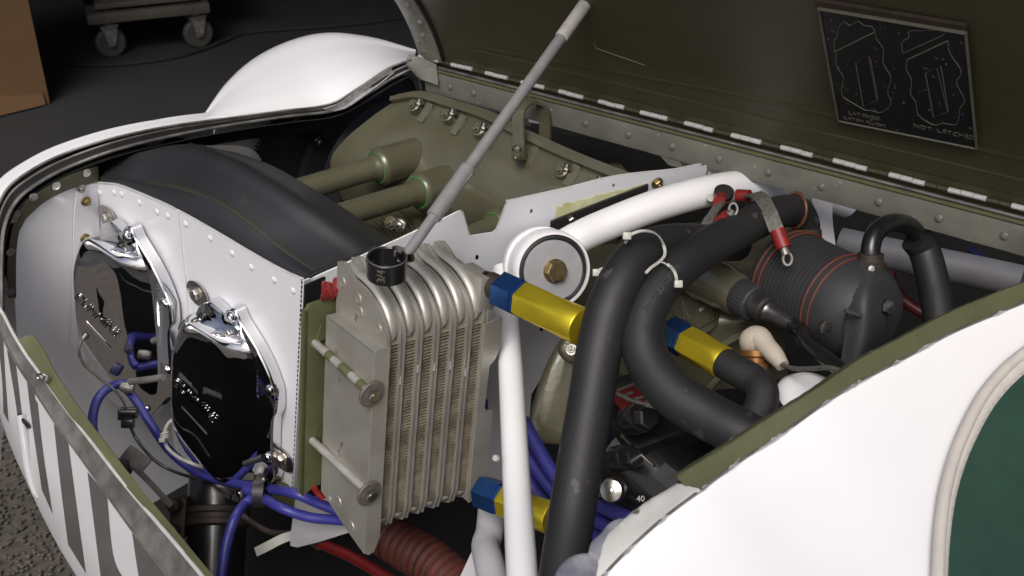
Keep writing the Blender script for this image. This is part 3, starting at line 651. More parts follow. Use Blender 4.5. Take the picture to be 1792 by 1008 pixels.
for k in range(6):
    n0 = -.0015 + k * pitch
    # rounded closures at the head and foot of each fin column
    for top in (1, 0):
        rings = []
        for j in range(15):
            q = j / 14
            if top:
                a = q * math.pi / 2; d_ = .0005 - .060 * (1 - math.cos(a)); v_ = (-.008 if k else -.006) - .043 * math.sin(a) - .006 * q
            else:
                a = q * math.pi / 2; d_ = .001 - .03 * (1 - math.cos(a)); v_ = VV - .004 + .018 * math.sin(a)
            nn = (math.cos(a), -math.sin(a)) if top else (math.cos(a), math.sin(a))
            ring = []
            wd = .0064 * (1 if q > .03 else .9)
            for z_ in range(8):
                b_ = math.pi * z_ / 7; ring.append(K(n0 + .0068 - wd * math.cos(b_), d_ + nn[0] * .0046 * math.sin(b_) - .0062 * nn[0], v_ + nn[1] * .0046 * math.sin(b_) - .0062 * nn[1]))
            rings.append(ring)
        if top: rings.insert(0, [p + cv * .010 - cdv * .006 for p in rings[0]]); rings.append([p - cdv * .035 - cv * .002 for p in rings[-1]])
        else: rings.append([p - cdv * .07 for p in rings[-1]])
        B().quadstrip(rings, False, False).obj('header_lobe' if top else 'foot_lobe', ALUB, t)
    # corrugated fins
    b = B(); n_f = 116; prev = None
    for j in range(n_f):
        v_ = .002 + (VV - .008) * j / (n_f - 1) + random.uniform(-.0002, .0002); sk_ = (.0005 if j % 2 else -.0005) * random.uniform(.5, 1.2)
        sgn = 1 if j % 2 else -1
        dd = -.0003 if j % 2 else -.0085
        cur = [b.bm.verts.new(K(n0 + .0004, dd, v_ + sk_)), b.bm.verts.new(K(n0 + .0130, dd, v_ - sk_)), b.bm.verts.new(K(n0 + .0004, -.03, v_ + .001 * sgn)), b.bm.verts.new(K(n0 + .0130, -.03, v_ + .001 * sgn))]
        if prev: b.bm.faces.new((prev[0], prev[1], cur[1], cur[0]))
        b.bm.faces.new((cur[0], cur[1], cur[3], cur[2])); prev = cur
    b.obj('fin_column', FINM, t, smooth=0)
    B().box(K(n0 + .0067, -.05, VV * .5), cn * .0064, cdv * .02, cv * (VV * .5)).obj('core', RUBBER, t)
# left end: header end plate with bosses, channel shaped side plate
pr = header(.003, -.002, .046, -.060, VV - .02)[:13] + [(-.102, .012), (0, .012)]
ep = B().plate([K(-.0065, d_, min(v_, .012)) for d_, v_ in pr[1:13]] + [K(-.0065, -.102, .012), K(-.0065, .003, .012)], cn * .004).obj('header_end_plate', ALU, t)
for d_, v_ in ((-.090, -.036), (-.014, -.012), (-.056, -.03), (-.052, -.016)): B().lathe([(0, .0065), (.0012, .006), (.0016, .0045), (.0010, .003), (.0010, .0001)], K(-.0065, d_, v_), -cn, 18).obj('boss', ALU, ep)
B().plate([K(-.0225, d_, v_) for d_, v_ in ((.004, .004), (-.095, .004), (-.095, VV + .004), (-.03, VV + .024), (.004, VV + .032))], cn * .0025).obj('side_plate', ALU, t)
B().plate([K(n_, .004, v_) for n_, v_ in ((-.0225, .004), (-.0205, .001), (-.0035, .001), (-.0035, VV + .012), (-.010, VV + .032), (-.018, VV + .034), (-.0225, VV + .030))], cdv * .0022).obj('side_plate_lip', ALU, t)
B().plate([K(n_, d_, .003) for n_, d_ in ((-.0225, .005), (-.0225, -.095), (-.006, -.095), (-.006, .005))], cv * .002).obj('side_plate_top', ALU, t)
B().lathe([(0, .0035), (.001, .0033)], K(-.0226, -.075, VV + .004), -cn, 12).obj('rivet', ALUB, t)
for d_, v_ in ((-.055, VV - .004), (-.025, VV + .012)): B().lathe([(0, .007), (.001, .0065), (.0012, .001)], K(-.0226, d_, v_), -cn, 16).obj('boss', ALU, t)
# right end: bracket with cut-out, end tank block
rbk = [(.002, .004), (.024, .000), (.0245, .040), (.020, .052), (.013, .060), (.012, .115), (.016, .121), (.0235, .122), (.0225, .232), (.016, .240), (.002, .243)]
B().plate([K(WN + n_ * 1.12 - .002, .004, v_) for n_, v_ in rbk], -cdv * .0022).obj('right_bracket', ALU, t)
B().plate([K(WN - .0005, d_, v_) for d_, v_ in ((.001, .004), (-.10, .004), (-.10, VV + .012), (.001, VV + .012))], cn * .0025).obj('right_plate', ALU, t)
B().box(K(WN + .003, -.022, -.031), cn * .0105, cdv * .0225, cv * .0205, .0012).obj('end_tank', ALU, t)
# olive mounting plate, red sealant, through rods with washers
B().plate([K(n_, -.108, v_) for n_, v_ in ((-.040, .000), (-.036, -.006), (-.004, -.010), (.03, -.010), (.03, VV - .02), (-.040, VV + .014))], -cdv * .006).obj('mounting_plate', GREENPR, t)
B().plate([K(-.040, d_, v_) for d_, v_ in ((-.108, .0), (-.120, .002), (-.120, VV + .014), (-.108, VV + .014))], cn * .002).obj('mounting_plate_edge', GREENPR, t)
B().sheet([[K(n_, -.107, -.030 + .005 * math.sin(n_ * 400)) for n_ in (-.022, -.016, -.010, -.004)], [K(n_, -.102, -.022) for n_ in (-.026, -.018, -.011, -.004)], [K(n_, -.106, -.012) for n_ in (-.024, -.018, -.010, -.004)]], 8, 16, .003, .0008).obj('red_sealant', RED, t)
B().tube([K(-.026, -.106, VV + .004), K(-.022, -.104, VV + .012), K(-.016, -.10, VV + .02)], .004, 8, 10).obj('red_sealant', RED, t)
for (x0, y0, z0), (x1, y1, z1), mt in (((549, 598, 1.305), (653, 692, 1.195), 0), ((543, 767, 1.375), (648, 866, 1.285), 1)):
    p0, p1 = onpl(x0, y0, K(-.0285, 0, 0), cn), onpl(x1, y1, K(0, .0105, 0), cdv); dr = (p1 - p0).normalized(); ln = (p1 - p0).length
    rod = B().lathe([(0, .0048), (ln - .003, .0048)], p0, dr, 16).obj('mounting_rod', ALUB, t)
    if mt == 0:
        for q, l_ in ((.03, .012), (.058, .02), (.095, .012)): B().lathe([(q, .00505), (q + l_, .00505)], p0, dr, 16, False).obj('paint_band', GREENPR, rod)
    ws = B().lathe([(-.004, .0155), (-.0022, .0158), (-.001, .0145), (-.001, .003)], p1, dr, 30).obj('washer', mat('washer_brown', (.24, .22, .19), .45, .5, c2=(.15, .135, .115), scale=60), t)
    hb = B(); hb.hexa(p1 - dr * .001, dr, .0072, .005); hb.lathe([(.003, .0048), (.0046, .0044), (.0046, .0001)], p1, dr, 16); hb.obj('bolt', STEEL, ws)
    B().plate([p0 + cdv * .004 - cn * .002, p0 + cdv * .004 + cn * .012 - cv * .004, p0 + cdv * .004 + cn * .012 - cv * .02, p0 + cdv * .004 + cn * .006 - cv * .022], cdv * .002).obj('rod_tab', GREENPR, t)

# clamp ring with a size mark, and the hood support rod
rc = P(677, 481, 1.185); up_ = (U * .93 - A * .1).normalized()
t = thing('clamp_ring', 'black open ring marked 3/4 sitting on top of the oil cooler', 'clamp ring', rc)
B().lathe([(-.001, .0208), (.0215, .0213), (.0222, .0206), (.0222, .0185), (.0215, .0178), (0, .0176), (-.001, .0208)], rc, up_, 40, False).obj('ring', BLACK, t)
B().tube([rc + up_ * .0222 + (basis(up_)[0] * math.cos(q) + basis(up_)[1] * math.sin(q)) * .0204 for q in [2 * math.pi * j / 24 for j in range(24)]], .0006, 5, 60, closed=True).obj('worn_edge', WORN, t)
vd = (CAM - rc); vd = (vd - up_ * vd.dot(up_)).normalized(); sd = up_.cross(vd)
tp = rc + up_ * .011 + (vd * .965 - sd * .26).normalized() * .0213
put_text('3/4', .0125, PRINT, tp, up_, -(sd * .965 + vd * .26), t, .0006)
t = thing('support_rod', 'grey telescopic support rod holding the hood up, pale and worn at its upper end', 'support rod', P(704, 458, 1.20))
ra, rbq = P(700, 462, 1.195), P(1066, -52, 1.405); dr = (rbq - ra).normalized()
def rp(y): 
    lo_, hi_ = 0., 1.
    for _ in range(40):
        m = (lo_ + hi_) / 2; q = ra.lerp(rbq, m) - CAM
        if CY - F_PX * q.dot(UPC) / q.dot(FW) > y: lo_ = m
        else: hi_ = m
    return ra.lerp(rbq, lo_)
def seg(y0, y1, r, nm, m, ch=.0012): 
    p, q = rp(y0), rp(y1); l_ = (q - p).length
    return B().lathe([(0, r - ch), (ch, r), (l_ - ch, r), (l_, r - ch)], p, q - p, 22).obj(nm, m, t)
seg(462, 372, .0060, 'lower_tube', GREY); seg(380, 293, .0089, 'sleeve', GREY); seg(300, 66, .0068, 'upper_tube', GREY); seg(66.5, -52, .0082, 'worn_end', ROD2)
p = rp(380); B().band([p + c2w((.2, -.5, -.3)).normalized() * .0075, rp(300) + c2w((.5, -.2, -.3)).normalized() * .0085], c2w((1, 0, 0)), .002, .0025, 6).obj('sleeve_seam', GREY, t)
B().band([rc + up_ * .012 + sd * .010, rc + up_ * .030 + sd * .008, rp(440) - cn * .004], vd, .009, .002, 10).obj('fork_lug', STEEL, t)
stamp('bolt', HEXH, P(716, 452, 1.185), cn, t, .7)

# ================================================================== ENGINE: crankcase, pushrod tubes, lifting eye
ridge = [(690, 178, 1.745), (735, 173, 1.715), (795, 190, 1.685), (850, 208, 1.655), (905, 236, 1.62), (960, 262, 1.59), (1010, 284, 1.56), (1060, 304, 1.535), (1130, 330, 1.50)]
row1 = [(650, 205, 1.75), (715, 200, 1.715), (772, 212, 1.685), (825, 232, 1.655), (882, 262, 1.62), (935, 288, 1.59), (985, 310, 1.56), (1040, 330, 1.535), (1110, 350, 1.50)]
row2 = [(598, 250, 1.76), (670, 240, 1.715), (735, 250, 1.68), (790, 268, 1.65), (850, 296, 1.615), (910, 322, 1.59), (960, 340, 1.56), (1020, 352, 1.54), (1090, 365, 1.51)]
row3 = [(578, 290, 1.77), (640, 305, 1.72), (705, 325, 1.69), (765, 345, 1.66), (830, 368, 1.63), (890, 385, 1.60), (945, 395, 1.58), (1010, 395, 1.55), (1080, 395, 1.52)]
row4 = [(600, 350, 1.80), (650, 380, 1.76), (715, 400, 1.74), (775, 420, 1.72), (840, 440, 1.69), (900, 450, 1.66), (950, 450, 1.63), (1010, 450, 1.6), (1080, 450, 1.57)]
def PC(x, y, d): return P(x, y, d - .032 * min(1, max(0, (x - 735) / 170)))
def PPC(l): return [PC(*q) for q in l]
t = thing('crankcase', 'olive painted engine crankcase with bolted flange and tube sockets', 'engine block', P(800, 330, 1.7))
B().sheet([[p + I * .08 - U * .05 for p in PPC(ridge)], [p + I * .015 - U * .003 for p in PPC(ridge)], PPC(ridge), PPC(row1), PPC(row2), PPC(row3), PPC(row4)], 50, 64, .004).obj('case_half', OLIVE, t, smooth=60)
# raised parting flange with gussets and bolts
rr_ = [p + U * .004 - I * .004 for p in PPC(ridge)]
B().band(rr_, (U * .7 - I * .7), .014, .007, 70).obj('parting_flange', OLIVE, t)
B().band([p + I * .014 - U * .002 for p in rr_], (U * .7 - I * .7), .016, .008, 70).obj('parting_flange', OLIVE, t)
for x, y, d in ((748, 182, 1.700), (806, 203, 1.668), (868, 225, 1.636), (933, 256, 1.600), (1004, 290, 1.556)):
    p = PC(x, y, d)
    B().plate([p + U * .004, p - I * .022 - U * .019 + A * .002, p - I * .002 - U * .020], A * .011).obj('gusset', OLIVE, t)
for x, y, d in ((725, 186, 1.70), (783, 203, 1.668), (838, 228, 1.636), (983, 300, 1.555), (1040, 322, 1.525)):
    p = PC(x, y, d); B().lathe([(-.01, .010), (.004, .0095), (.005, .0075)], p, (U - I).normalized(), 18).obj('bolt_boss', OLIVE, t)
    stamp('nut', NUTO, p + (U - I).normalized() * .004, (U * .55 - I + A * .1).normalized(), t, 1.0)
    stamp('nut', NUTS, PC(x + 9, y - 7, d - .006), (U * .9 + A * .2 - I * .3).normalized(), t, .7)
def socket(x, y, d, dirx, r, ln):
    p = P(x, y, d)
    B().lathe([(-.004, r * .86), (0, r * .98), (.004, r), (.01, r * .97), (ln, r * 1.02)], p, dirx, 32).obj('tube_socket', OLIVE, t)
    B().tube([p - dirx * .003 + (basis(dirx)[0] * math.cos(q) + basis(dirx)[1] * math.sin(q)) * r * .80 for q in [2 * math.pi * j / 20 for j in range(20)]], .0017, 8, 50, closed=True).obj('o_ring', GREENO, t)
tubes = [((663, 292, 1.665), (478, 346, 1.575), .0285), ((733, 336, 1.615), (560, 388, 1.50), .0280), ((868, 396, 1.560), (800, 422, 1.52), .0250)]
for a_, b_, r in tubes:
    dx = (P(*a_) - P(*b_)).normalized(); socket(a_[0], a_[1], a_[2], dx, r, .24)
sides = ['upper olive pushrod tube, nearest the propeller end', 'lower olive pushrod tube passing just above the black seal corner', 'short olive pushrod tube seen in the notch of the white rear baffle']
for (a_, b_, r), lb in zip(tubes, sides):
    p, q = P(*b_), P(*a_); dx = (q - p).normalized(); l_ = (q - p).length
    tt = thing('pushrod_tube', lb, 'pushrod tube', p, 'olive pushrod tubes running into the crankcase')
    B().lathe([(-.06, r * .60), (l_ - .016, r * .60), (l_ - .010, r * .66), (l_ - .004, r * .76), (l_ + .002, r * .77), (l_ + .01, r * .6)], p, dx, 28).obj('tube', OLIVE, tt)
# lifting eye
t = thing('lifting_eye', 'olive strap shaped lifting eye standing on the crankcase flange', 'lifting eye', P(910, 270, 1.60))
B().band(PP([(909, 280, 1.555), (908, 240, 1.552), (907, 205, 1.55), (912, 186, 1.553), (928, 176, 1.562), (945, 183, 1.572), (953, 205, 1.58), (954, 235, 1.587), (955, 268, 1.595)]), A, .0180, .0036, 60).obj('strap', OLIVE, t)
stamp('nut', NUTS, P(904, 262, 1.545), (-I + A * .5).normalized(), t, .8); stamp('nut', NUTO, P(905, 272, 1.54), (-I + A * .5).normalized(), t, .95)
# finned cylinder barrel seen under the tubes
t = thing('cylinder_barrel', 'finned olive cylinder barrel half hidden below the pushrod tubes', 'engine cylinder', P(650, 430, 1.56))
cb = P(640, 440, 1.66); 
prof = []
for k in range(16): prof += [(k * .008, .070), (k * .008 + .001, .082), (k * .008 + .0028, .082), (k * .008 + .004, .070)]
B().lathe(prof, cb - I * .07 - U * .03, I, 48).obj('fins', OLIVE, t)
B().lathe([(0, .088), (.012, .088), (.016, .082), (.05, .080)], cb + I * .055 - U * .03, I, 40).obj('base_flange', OLIVE, t)
for x, y in ((684, 390), (700, 394), (662, 430)): stamp('nut', NUTO if x != 700 else NUTS, P(x, y, 1.56), (-I + U * .6 + A * .2).normalized(), t, 1.1)

GEARB = mat('gear_black', (.036, .037, .042), .42, c2=(.024, .025, .028), scale=20)
# ring gear and propeller flange
g0_ = P(592, 305, 1.98); ax_ = A
t = thing('starter_ring_gear', 'black starter ring gear with fine teeth behind the nose rim', 'ring gear', g0_ - U * .2)
bx_, by_, _ = basis(A)
R_ = .205; outl = []
for k in range(190):
    for q, rr2 in ((0, R_ - .007), (.35, R_ - .006), (.45, R_ + .001), (.85, R_ + .001)): 
        a = 2 * math.pi * (k + q) / 190; outl.append(g0_ + (bx_ * math.cos(a) + by_ * math.sin(a)) * rr2)
def ghole(x, y, r):
    c = onpl(x, y, g0_, A); return [c + (bx_ * math.cos(-q) + by_ * math.sin(-q)) * r for q in [2 * math.pi * j / 20 for j in range(20)]]
B().plate(outl, -A * .008, [ghole(524, 212, .014)]).obj('toothed_disc', GEARB, t)
B().lathe([(0, .165), (.012, .163), (.016, .15), (.020, .13), (.05, .11), (.055, .05)], g0_ + A * .001 + I * .07, A, 60).obj('pulley', GEARB, t)
for x, y in ((555, 247), (632, 238)):
    p = onpl(x, y, g0_ + A * .03, A); B().lathe([(-.02, .011), (.004, .011), (.006, .009)], p, A, 18).obj('bolt_boss', BLACK, t); stamp('bolt', HEXH, p + A * .004, A, t, .8)
B().plate([onpl(x, y, g0_ - A * .03, A) for x, y in ((376, 222), (455, 206), (560, 196), (540, 300), (370, 300))], -A * .002).obj('inlet_light_plate', COWL, label='added pale plate for light through the front inlet, between nose rim and ring gear', cat='added plate')  # white plate added to stand in for light coming through the front inlet

# far side of the bay seen over the crankcase
t = thing('far_baffle', 'dim grey far side baffle below the rail beside the lifting eye', 'baffle', P(1040, 235, 1.9))
B().sheet([PP([(925, 196, 1.86), (1000, 212, 1.86), (1100, 234, 1.82)]), PP([(925, 214, 1.86), (1000, 226, 1.86), (1100, 243, 1.82)])], 3, 12, .002).obj('panel', mat('dull_grey_shaded_white', (.20, .20, .215), .5, c2=(.14, .14, .15), scale=20), t)
B().sheet([PP([(700, 140, 2.0), (900, 215, 1.98), (1100, 250, 1.9), (1300, 300, 1.8)]), PP([(700, 330, 2.1), (900, 340, 2.05), (1100, 360, 1.98), (1300, 400, 1.85)])], 4, 16, .002).obj('shade_panel', SHADEIN, t)
B().tube(PP([(1040, 258, 1.7), (1060, 262, 1.68), (1095, 295, 1.62)]), .0012, 6, 16).obj('safety_wire', STEEL, label='thin safety wire in the dark gap beyond the crankcase', cat='wire')

# ================================================================== ENGINE MOUNT
t = thing('engine_mount', 'white tubular engine mount with a round rubber isolator and vertical leg', 'engine mount', P(968, 530, 1.36))
B().tube(PP([(975, 437, 1.372), (1010, 417, 1.372), (1055, 396, 1.38), (1150, 359, 1.39), (1250, 332, 1.405), (1320, 325, 1.43), (1400, 332, 1.47), (1480, 355, 1.53)]), .0196, 28, 60).obj('tube', COWL, t)
B().tube(PP([(884, 470, 1.40), (885, 540, 1.375), (891, 600, 1.35), (898, 730, 1.27), (905, 860, 1.19), (914, 1010, 1.09), (919, 1080, 1.05)]), [.0150, .0146, .0144, .0146, .0150, .0155, .0155], 24, 60).obj('leg_tube', COWL, t)
rn = c2w((.30, -.16, -.94)).normalized(); rcn = P(969, 474, 1.345)
B().lathe([(-.062, .036), (-.058, .0455), (-.050, .0475), (-.042, .0475), (-.040, .0445), (-.030, .0440), (-.027, .0475), (-.012, .0478), (-.002, .0470), (0, .0455), (.0004, .0430), (-.006, .0425)], rcn, rn, 64, False).obj('isolator_cup', COWL, t, smooth=40)
B().lathe([(-.02, .0427), (-.004, .0427), (-.0016, .0415), (-.0008, .039), (-.002, .0375), (-.01, .037)], rcn, rn, 56).obj('rubber_bush', RUBBER, t)
B().lathe([(-.01, .0365), (-.0005, .0367), (.0008, .0358), (.001, .01)], rcn, rn, 56).obj('washer', mat('grey_washer', (.46, .46, .48), .4, .3, c2=(.40, .40, .42), scale=60), t)
bc_ = rcn + rn * .001 + RT * .001
hb = B(); hb.lathe([(0, .0145), (.002, .0145), (.003, .0135)], bc_, rn, 26); hb.hexa(bc_ + rn * .002, rn, .0130, .008); hb.lathe([(.0098, .0105), (.0106, .0098), (.0106, .0001)], bc_, rn, 24)
hbo = hb.obj('mount_bolt', BRASS, t)
for k in range(6):
    a = k * math.pi / 3 + .3; v1, v2, _ = basis(rn); B().box(bc_ + rn * .0107 + (v1 * math.cos(a) + v2 * math.sin(a)) * .0058, (v1 * math.cos(a) + v2 * math.sin(a)) * .003, (v2 * math.cos(a) - v1 * math.sin(a)) * .0006, rn * .0004).obj('grade_mark', BRASS, hbo)
B().tube(PP([(1350, 312, 1.44), (1362, 318, 1.42), (1370, 330, 1.41)]), .003, 8, 10).obj('stud', STEEL, t)
B().lathe([(0, .0035), (.004, .0033), (.0045, .002)], P(870, 802, 1.20), c2w((-.6, .2, -.7)), 12).obj('button_head', NYLON, t)
B().lathe([(0, .005), (.006, .005)], P(1243, 348, 1.378), c2w((0, .2, -1)), 12).obj('clip', NYLON, t)
# lower grey pipe beside the leg
t = thing('lower_pipe', 'grey white pipe with a bend at the bottom beside the vertical white tube', 'pipe', P(855, 980, 1.3))
B().tube(PP([(862, 880, 1.36), (857, 930, 1.33), (850, 955, 1.31), (856, 985, 1.28), (866, 1030, 1.25), (875, 1080, 1.22)]), [.017, .0165, .0165, .017, .0175, .0175], 24, 50).obj('pipe', GREYW, t)
B().plate(PP([(838, 920, 1.36), (828, 960, 1.36), (800, 1020, 1.36), (850, 1030, 1.36), (850, 930, 1.36)]), FW * .002).obj('bracket_plate', GREYW, t)

# ================================================================== HOSE FITTINGS
def hexloft(secs, p, d, rot=.2, seg=6):
    """secs: (h, r) hexagonal prism rings"""
    x, y, d = basis(d)
    return [[p + d * h + (x * math.cos(k * 2 * math.pi / seg + rot) + y * math.sin(k * 2 * math.pi / seg + rot)) * r for k in range(seg)] for h, r in secs]
def fitting(p, q, r, label, rot=.2, nutl=.026, sl=.05):
    d = (q - p).normalized(); t = thing('hose_fitting', label, 'hose fitting', p, 'blue and gold anodised hose fittings')
    b = B(); b.quadstrip(hexloft([(-.006, r * .80), (-.006, r * .98), (-.004, r * 1.08), (nutl - .005, r * 1.08), (nutl - .005, r * .99), (nutl, r * .97), (nutl, r * .8)], p, d, rot))
    b.obj('nut', BLUEA, t, smooth=20)
    x, y, _ = basis(d); rings = []
    for h, rr2, hexy in ((nutl - .001, r * .80, 1), (nutl, r * .97, 1), (nutl + .004, r * 1.02, 1), (nutl + sl * .35, r * 1.02, 1), (nutl + sl * .6, r * 1.0, .55), (nutl + sl * .8, r * 1.0, 0), (nutl + sl - .002, r * 1.0, 0), (nutl + sl, r * .96, 0), (nutl + sl, r * .86, 0)):
        ring = []
        for k in range(60):
            a = 2 * math.pi * k / 60; s6 = (a - rot + math.pi / 6) % (math.pi / 3) - math.pi / 6
            hr = math.cos(math.pi / 6) / math.cos(abs(s6) - math.pi / 6) if False else math.cos(math.pi / 6) / math.cos(math.pi / 6 - abs(s6))
            ring.append(p + d * h + (x * math.cos(a) + y * math.sin(a)) * rr2 * (hexy * hr * 1.03 + (1 - hexy) * .97))
        rings.append(ring)
    B().quadstrip(rings).obj('sleeve', GOLD, t, smooth=25)
    return t, d
p1, q1 = P(884, 510, 1.262), P(1020, 573, 1.19)
tf, d1 = fitting(p1, q1, .0208, 'blue and gold hose fitting leaving the oil cooler end tank', .35, .028, .085)
B().lathe([(-.026, .0135), (-.004, .0135)], p1, d1, 24).obj('threaded_neck', RUST, tf)
for k in range(6): B().lathe([(-.025 + k * .0032, .0133), (-.0238 + k * .0032, .0147), (-.0226 + k * .0032, .0133)], p1, d1, 24, False).obj('thread', RUST, tf)
B().tube([p1 - d1 * .020, p1 - d1 * .030, K(WN + .022, -.015, -.032), K(WN + .004, -.018, -.032)], [.0125, .0135, .013, .012], 18, 16).obj('elbow', BLACK, tf)
p2, q2 = P(1176, 584, 1.235), P(1275, 640, 1.175)
tf, d2 = fitting(p2, q2, .0178, 'blue and gold hose fitting above the diagonal black hose', .1, .022, .055)
B().tube([p2 - d2 * .015, p2], .010, 14, 4).obj('neck', STEEL, tf)
B().tube([p2 + d2 * .07, p2 + d2 * .10] + PP([(1322, 668, 1.15), (1335, 690, 1.135), (1325, 725, 1.13), (1300, 770, 1.13)]), .0162, 20, 40).obj('braided_hose', mat('braided_black', (.017, .017, .018), .6, c2=(.011, .011, .012), scale=200, bump=.6, bscale=700), tf)
p3, q3 = P(848, 862, 1.30), P(960, 905, 1.24)
tf, d3 = fitting(p3, q3, .0185, 'blue and gold hose fitting low down behind the vertical white tube', .5, .030, .07)

# ================================================================== RUBBER HOSES
t = thing('rubber_hose', 'thick black rubber hose bending down from the zip tie to the bottom edge', 'hose', P(980, 1000, 1.08), 'thick black rubber hoses crossing the engine bay')
h1 = PP([(1290, 425, 1.32), (1235, 425, 1.28), (1180, 425, 1.235), (1135, 438, 1.20), (1098, 475, 1.17), (1068, 535, 1.155), (1049, 610, 1.15), (1034, 700, 1.135), (1017, 800, 1.115), (999, 910, 1.09), (985, 1000, 1.06), (975, 1075, 1.03)])
B().tube(h1, [.021] * 3 + [.0225, .0232, .0236, .0235, .023, .023, .0225, .0222, .022], 28, 110).obj('hose_body', HOSE, t)
t = thing('rubber_hose', 'thick black rubber hose running from the right, turning and dropping diagonally under the cowl lip', 'hose', P(1200, 690, 1.06), 'thick black rubber hoses crossing the engine bay')
h2 = PP([(1409, 425, 1.365), (1410, 392, 1.36), (1392, 368, 1.345), (1350, 376, 1.31), (1295, 402, 1.265), (1235, 435, 1.22), (1180, 475, 1.185), (1140, 525, 1.165), (1124, 585, 1.15), (1138, 640, 1.135), (1180, 690, 1.115), (1240, 728, 1.095), (1300, 760, 1.075), (1370, 800, 1.06)])
hb2 = B().tube(h2, [.0165, .0165, .018, .0195, .0205, .0210, .0213, .0215, .0222, .0228, .0235, .0235, .023, .023], 28, 120).obj('hose_body', HOSE, t)
th2 = bvh(hb2)
B().lathe([(0, .0195), (.012, .0195)], P(1409, 420, 1.365), UPC, 24, False).obj('hose_clamp', RUST, t)
B().tube([P(1392, 368, 1.345) + (V((math.cos(q), 0, 0)) * .4 + (UPC * math.sin(q)) + FW * math.cos(q) * -.8) * .0205 for q in [2 * math.pi * j / 16 for j in range(16)]], .0022, 6, 40, closed=True).obj('clamp_band', mat('copper_wire', (.25, .10, .05), .5, .5), t)
pp_ = hit(th2, 1178, 470, .0012)
if pp_: 
    pa, pb_ = hit(th2, 1148, 512, .0012), hit(th2, 1188, 462, .0012)
    put_text('2807 85 185 //-', .0108, mat('hose_print', (.10, .10, .105), .6), hit(th2, 1160, 502, .0016), pb_ - pa, UPC * .4 - FW * .4 - RT * .5, t, .0002)
def ziptie(label, pts, head, wdir):
    t = thing('zip_tie', label, 'zip tie', pts[0], 'white nylon zip ties')
    B().band(pts, wdir, .0030, .0012, 50).obj('strap', NYLON, t)
    B().box(head, RT * .0042, UPC * .0038, FW * .0035, .001).obj('head', NYLON, t); return t
ziptie('white zip tie looped around the top of the taller black hose', PP([(1094, 425, 1.16), (1104, 411, 1.15), (1125, 404, 1.15), (1148, 409, 1.16), (1161, 428, 1.17), (1163, 446, 1.165), (1154, 458, 1.155), (1140, 468, 1.145), (1130, 478, 1.14)]), P(1097, 413, 1.15), c2w((.5, -.5, -.3)))
ziptie('white zip tie closed around the diagonal black hose, with square end at right', PP([(1158, 459, 1.155), (1170, 464, 1.15), (1180, 475, 1.15), (1184, 490, 1.15), (1180, 506, 1.16), (1172, 516, 1.165)]), P(1187, 497, 1.145), c2w((.7, -.3, -.3)))
ziptie('small white zip tie end showing left of the taller black hose', PP([(1044, 478, 1.2), (1050, 472, 1.2), (1056, 470, 1.2)]), P(1044, 477, 1.19), c2w((.5, -.5, -.3)))

# ================================================================== ACCESSORIES ON THE BACK OF THE ENGINE
t = thing('accessory_case', 'olive accessory case with hexagonal plug behind the black hoses', 'engine case', P(1200, 560, 1.42))
B().sheet([PP([(1010, 440, 1.55), (1080, 420, 1.52), (1180, 395, 1.50), (1290, 380, 1.48), (1390, 400, 1.46)]), PP([(1005, 560, 1.50), (1060, 520, 1.46), (1160, 490, 1.43), (1270, 480, 1.41), (1360, 470, 1.40)]), PP([(1005, 660, 1.50), (1050, 620, 1.46), (1160, 580, 1.40), (1270, 570, 1.38), (1370, 570, 1.38)]), PP([(1005, 720, 1.53), (1050, 700, 1.50), (1160, 690, 1.45), (1280, 680, 1.42), (1380, 660, 1.42)])], 30, 40, .004, .0006).obj('case', OLIVE, t, smooth=60)
pn = c2w((.2, .35, -.9)).normalized(); pc_ = P(1219, 547, 1.375)
hb = B(); hb.lathe([(-.02, .030), (0, .029), (.003, .027)], pc_, pn, 36); hb.quadstrip(hexloft([(.003, .023), (.007, .023), (.009, .021)], pc_, pn, .3)); hb.lathe([(.009, .017), (.010, .016), (.010, .0001)], pc_, pn, 24); hb.obj('hex_plug', OLIVE, t)
B().box(pc_ + pn * .0095 + RT * .001, c2w((.8, .5, 0)).normalized() * .005, c2w((-.5, .8, .2)).normalized() * .0018, pn * .001).obj('slot', BLACK, t)
dT = (P(1345, 548, 1.27) - P(1205, 470, 1.37)).normalized(); pT = P(1195, 462, 1.385)
B().lathe([(0, .034), (.02, .034), (.024, .028), (.045, .030), (.052, .027), (.075, .027), (.085, .024), (.092, .025), (.10, .0225)], pT, dT, 40).obj('drive_housing', OLIVE, t)
B().tube(PP([(1230, 690, 1.38), (1280, 640, 1.37), (1330, 615, 1.36)]), .005, 8, 14).obj('cast_rib', OLIVE, t)
B().tube(PP([(1250, 612, 1.36), (1290, 590, 1.355), (1320, 575, 1.35)]), .004, 8, 14).obj('cast_rib', OLIVE, t)
B().plate(PP([(1205, 440, 1.36), (1262, 415, 1.34), (1268, 460, 1.34), (1235, 500, 1.345), (1200, 495, 1.355)]), FW * .01).obj('cast_lug', OLIVE, t)
for x, y, d in ((1342, 455, 1.33), (1195, 415, 1.40), (1213, 409, 1.40), (1330, 592, 1.33)): stamp('nut', NUTS, P(x, y, d), c2w((.1, .3, -1)).normalized(), t, .9)
def dome(pts, d, h, nm, m, par, smooth=60):
    o_ = cr([V((x, y, 0)) for x, y in pts], 44, True); ce = sum(o_, V((0, 0, 0))) / 44; rings = []
    for q, off in ((1.0, -h), (1.0, -.002), (.985, .002), (.95, .005), (.88, .007), (.6, .009), (.05, .009)):
        rings.append([P(ce.x + (p.x - ce.x) * q, ce.y + (p.y - ce.y) * q, d - off) for p in o_])
    return B().quadstrip(rings).obj(nm, m, par, smooth=smooth)
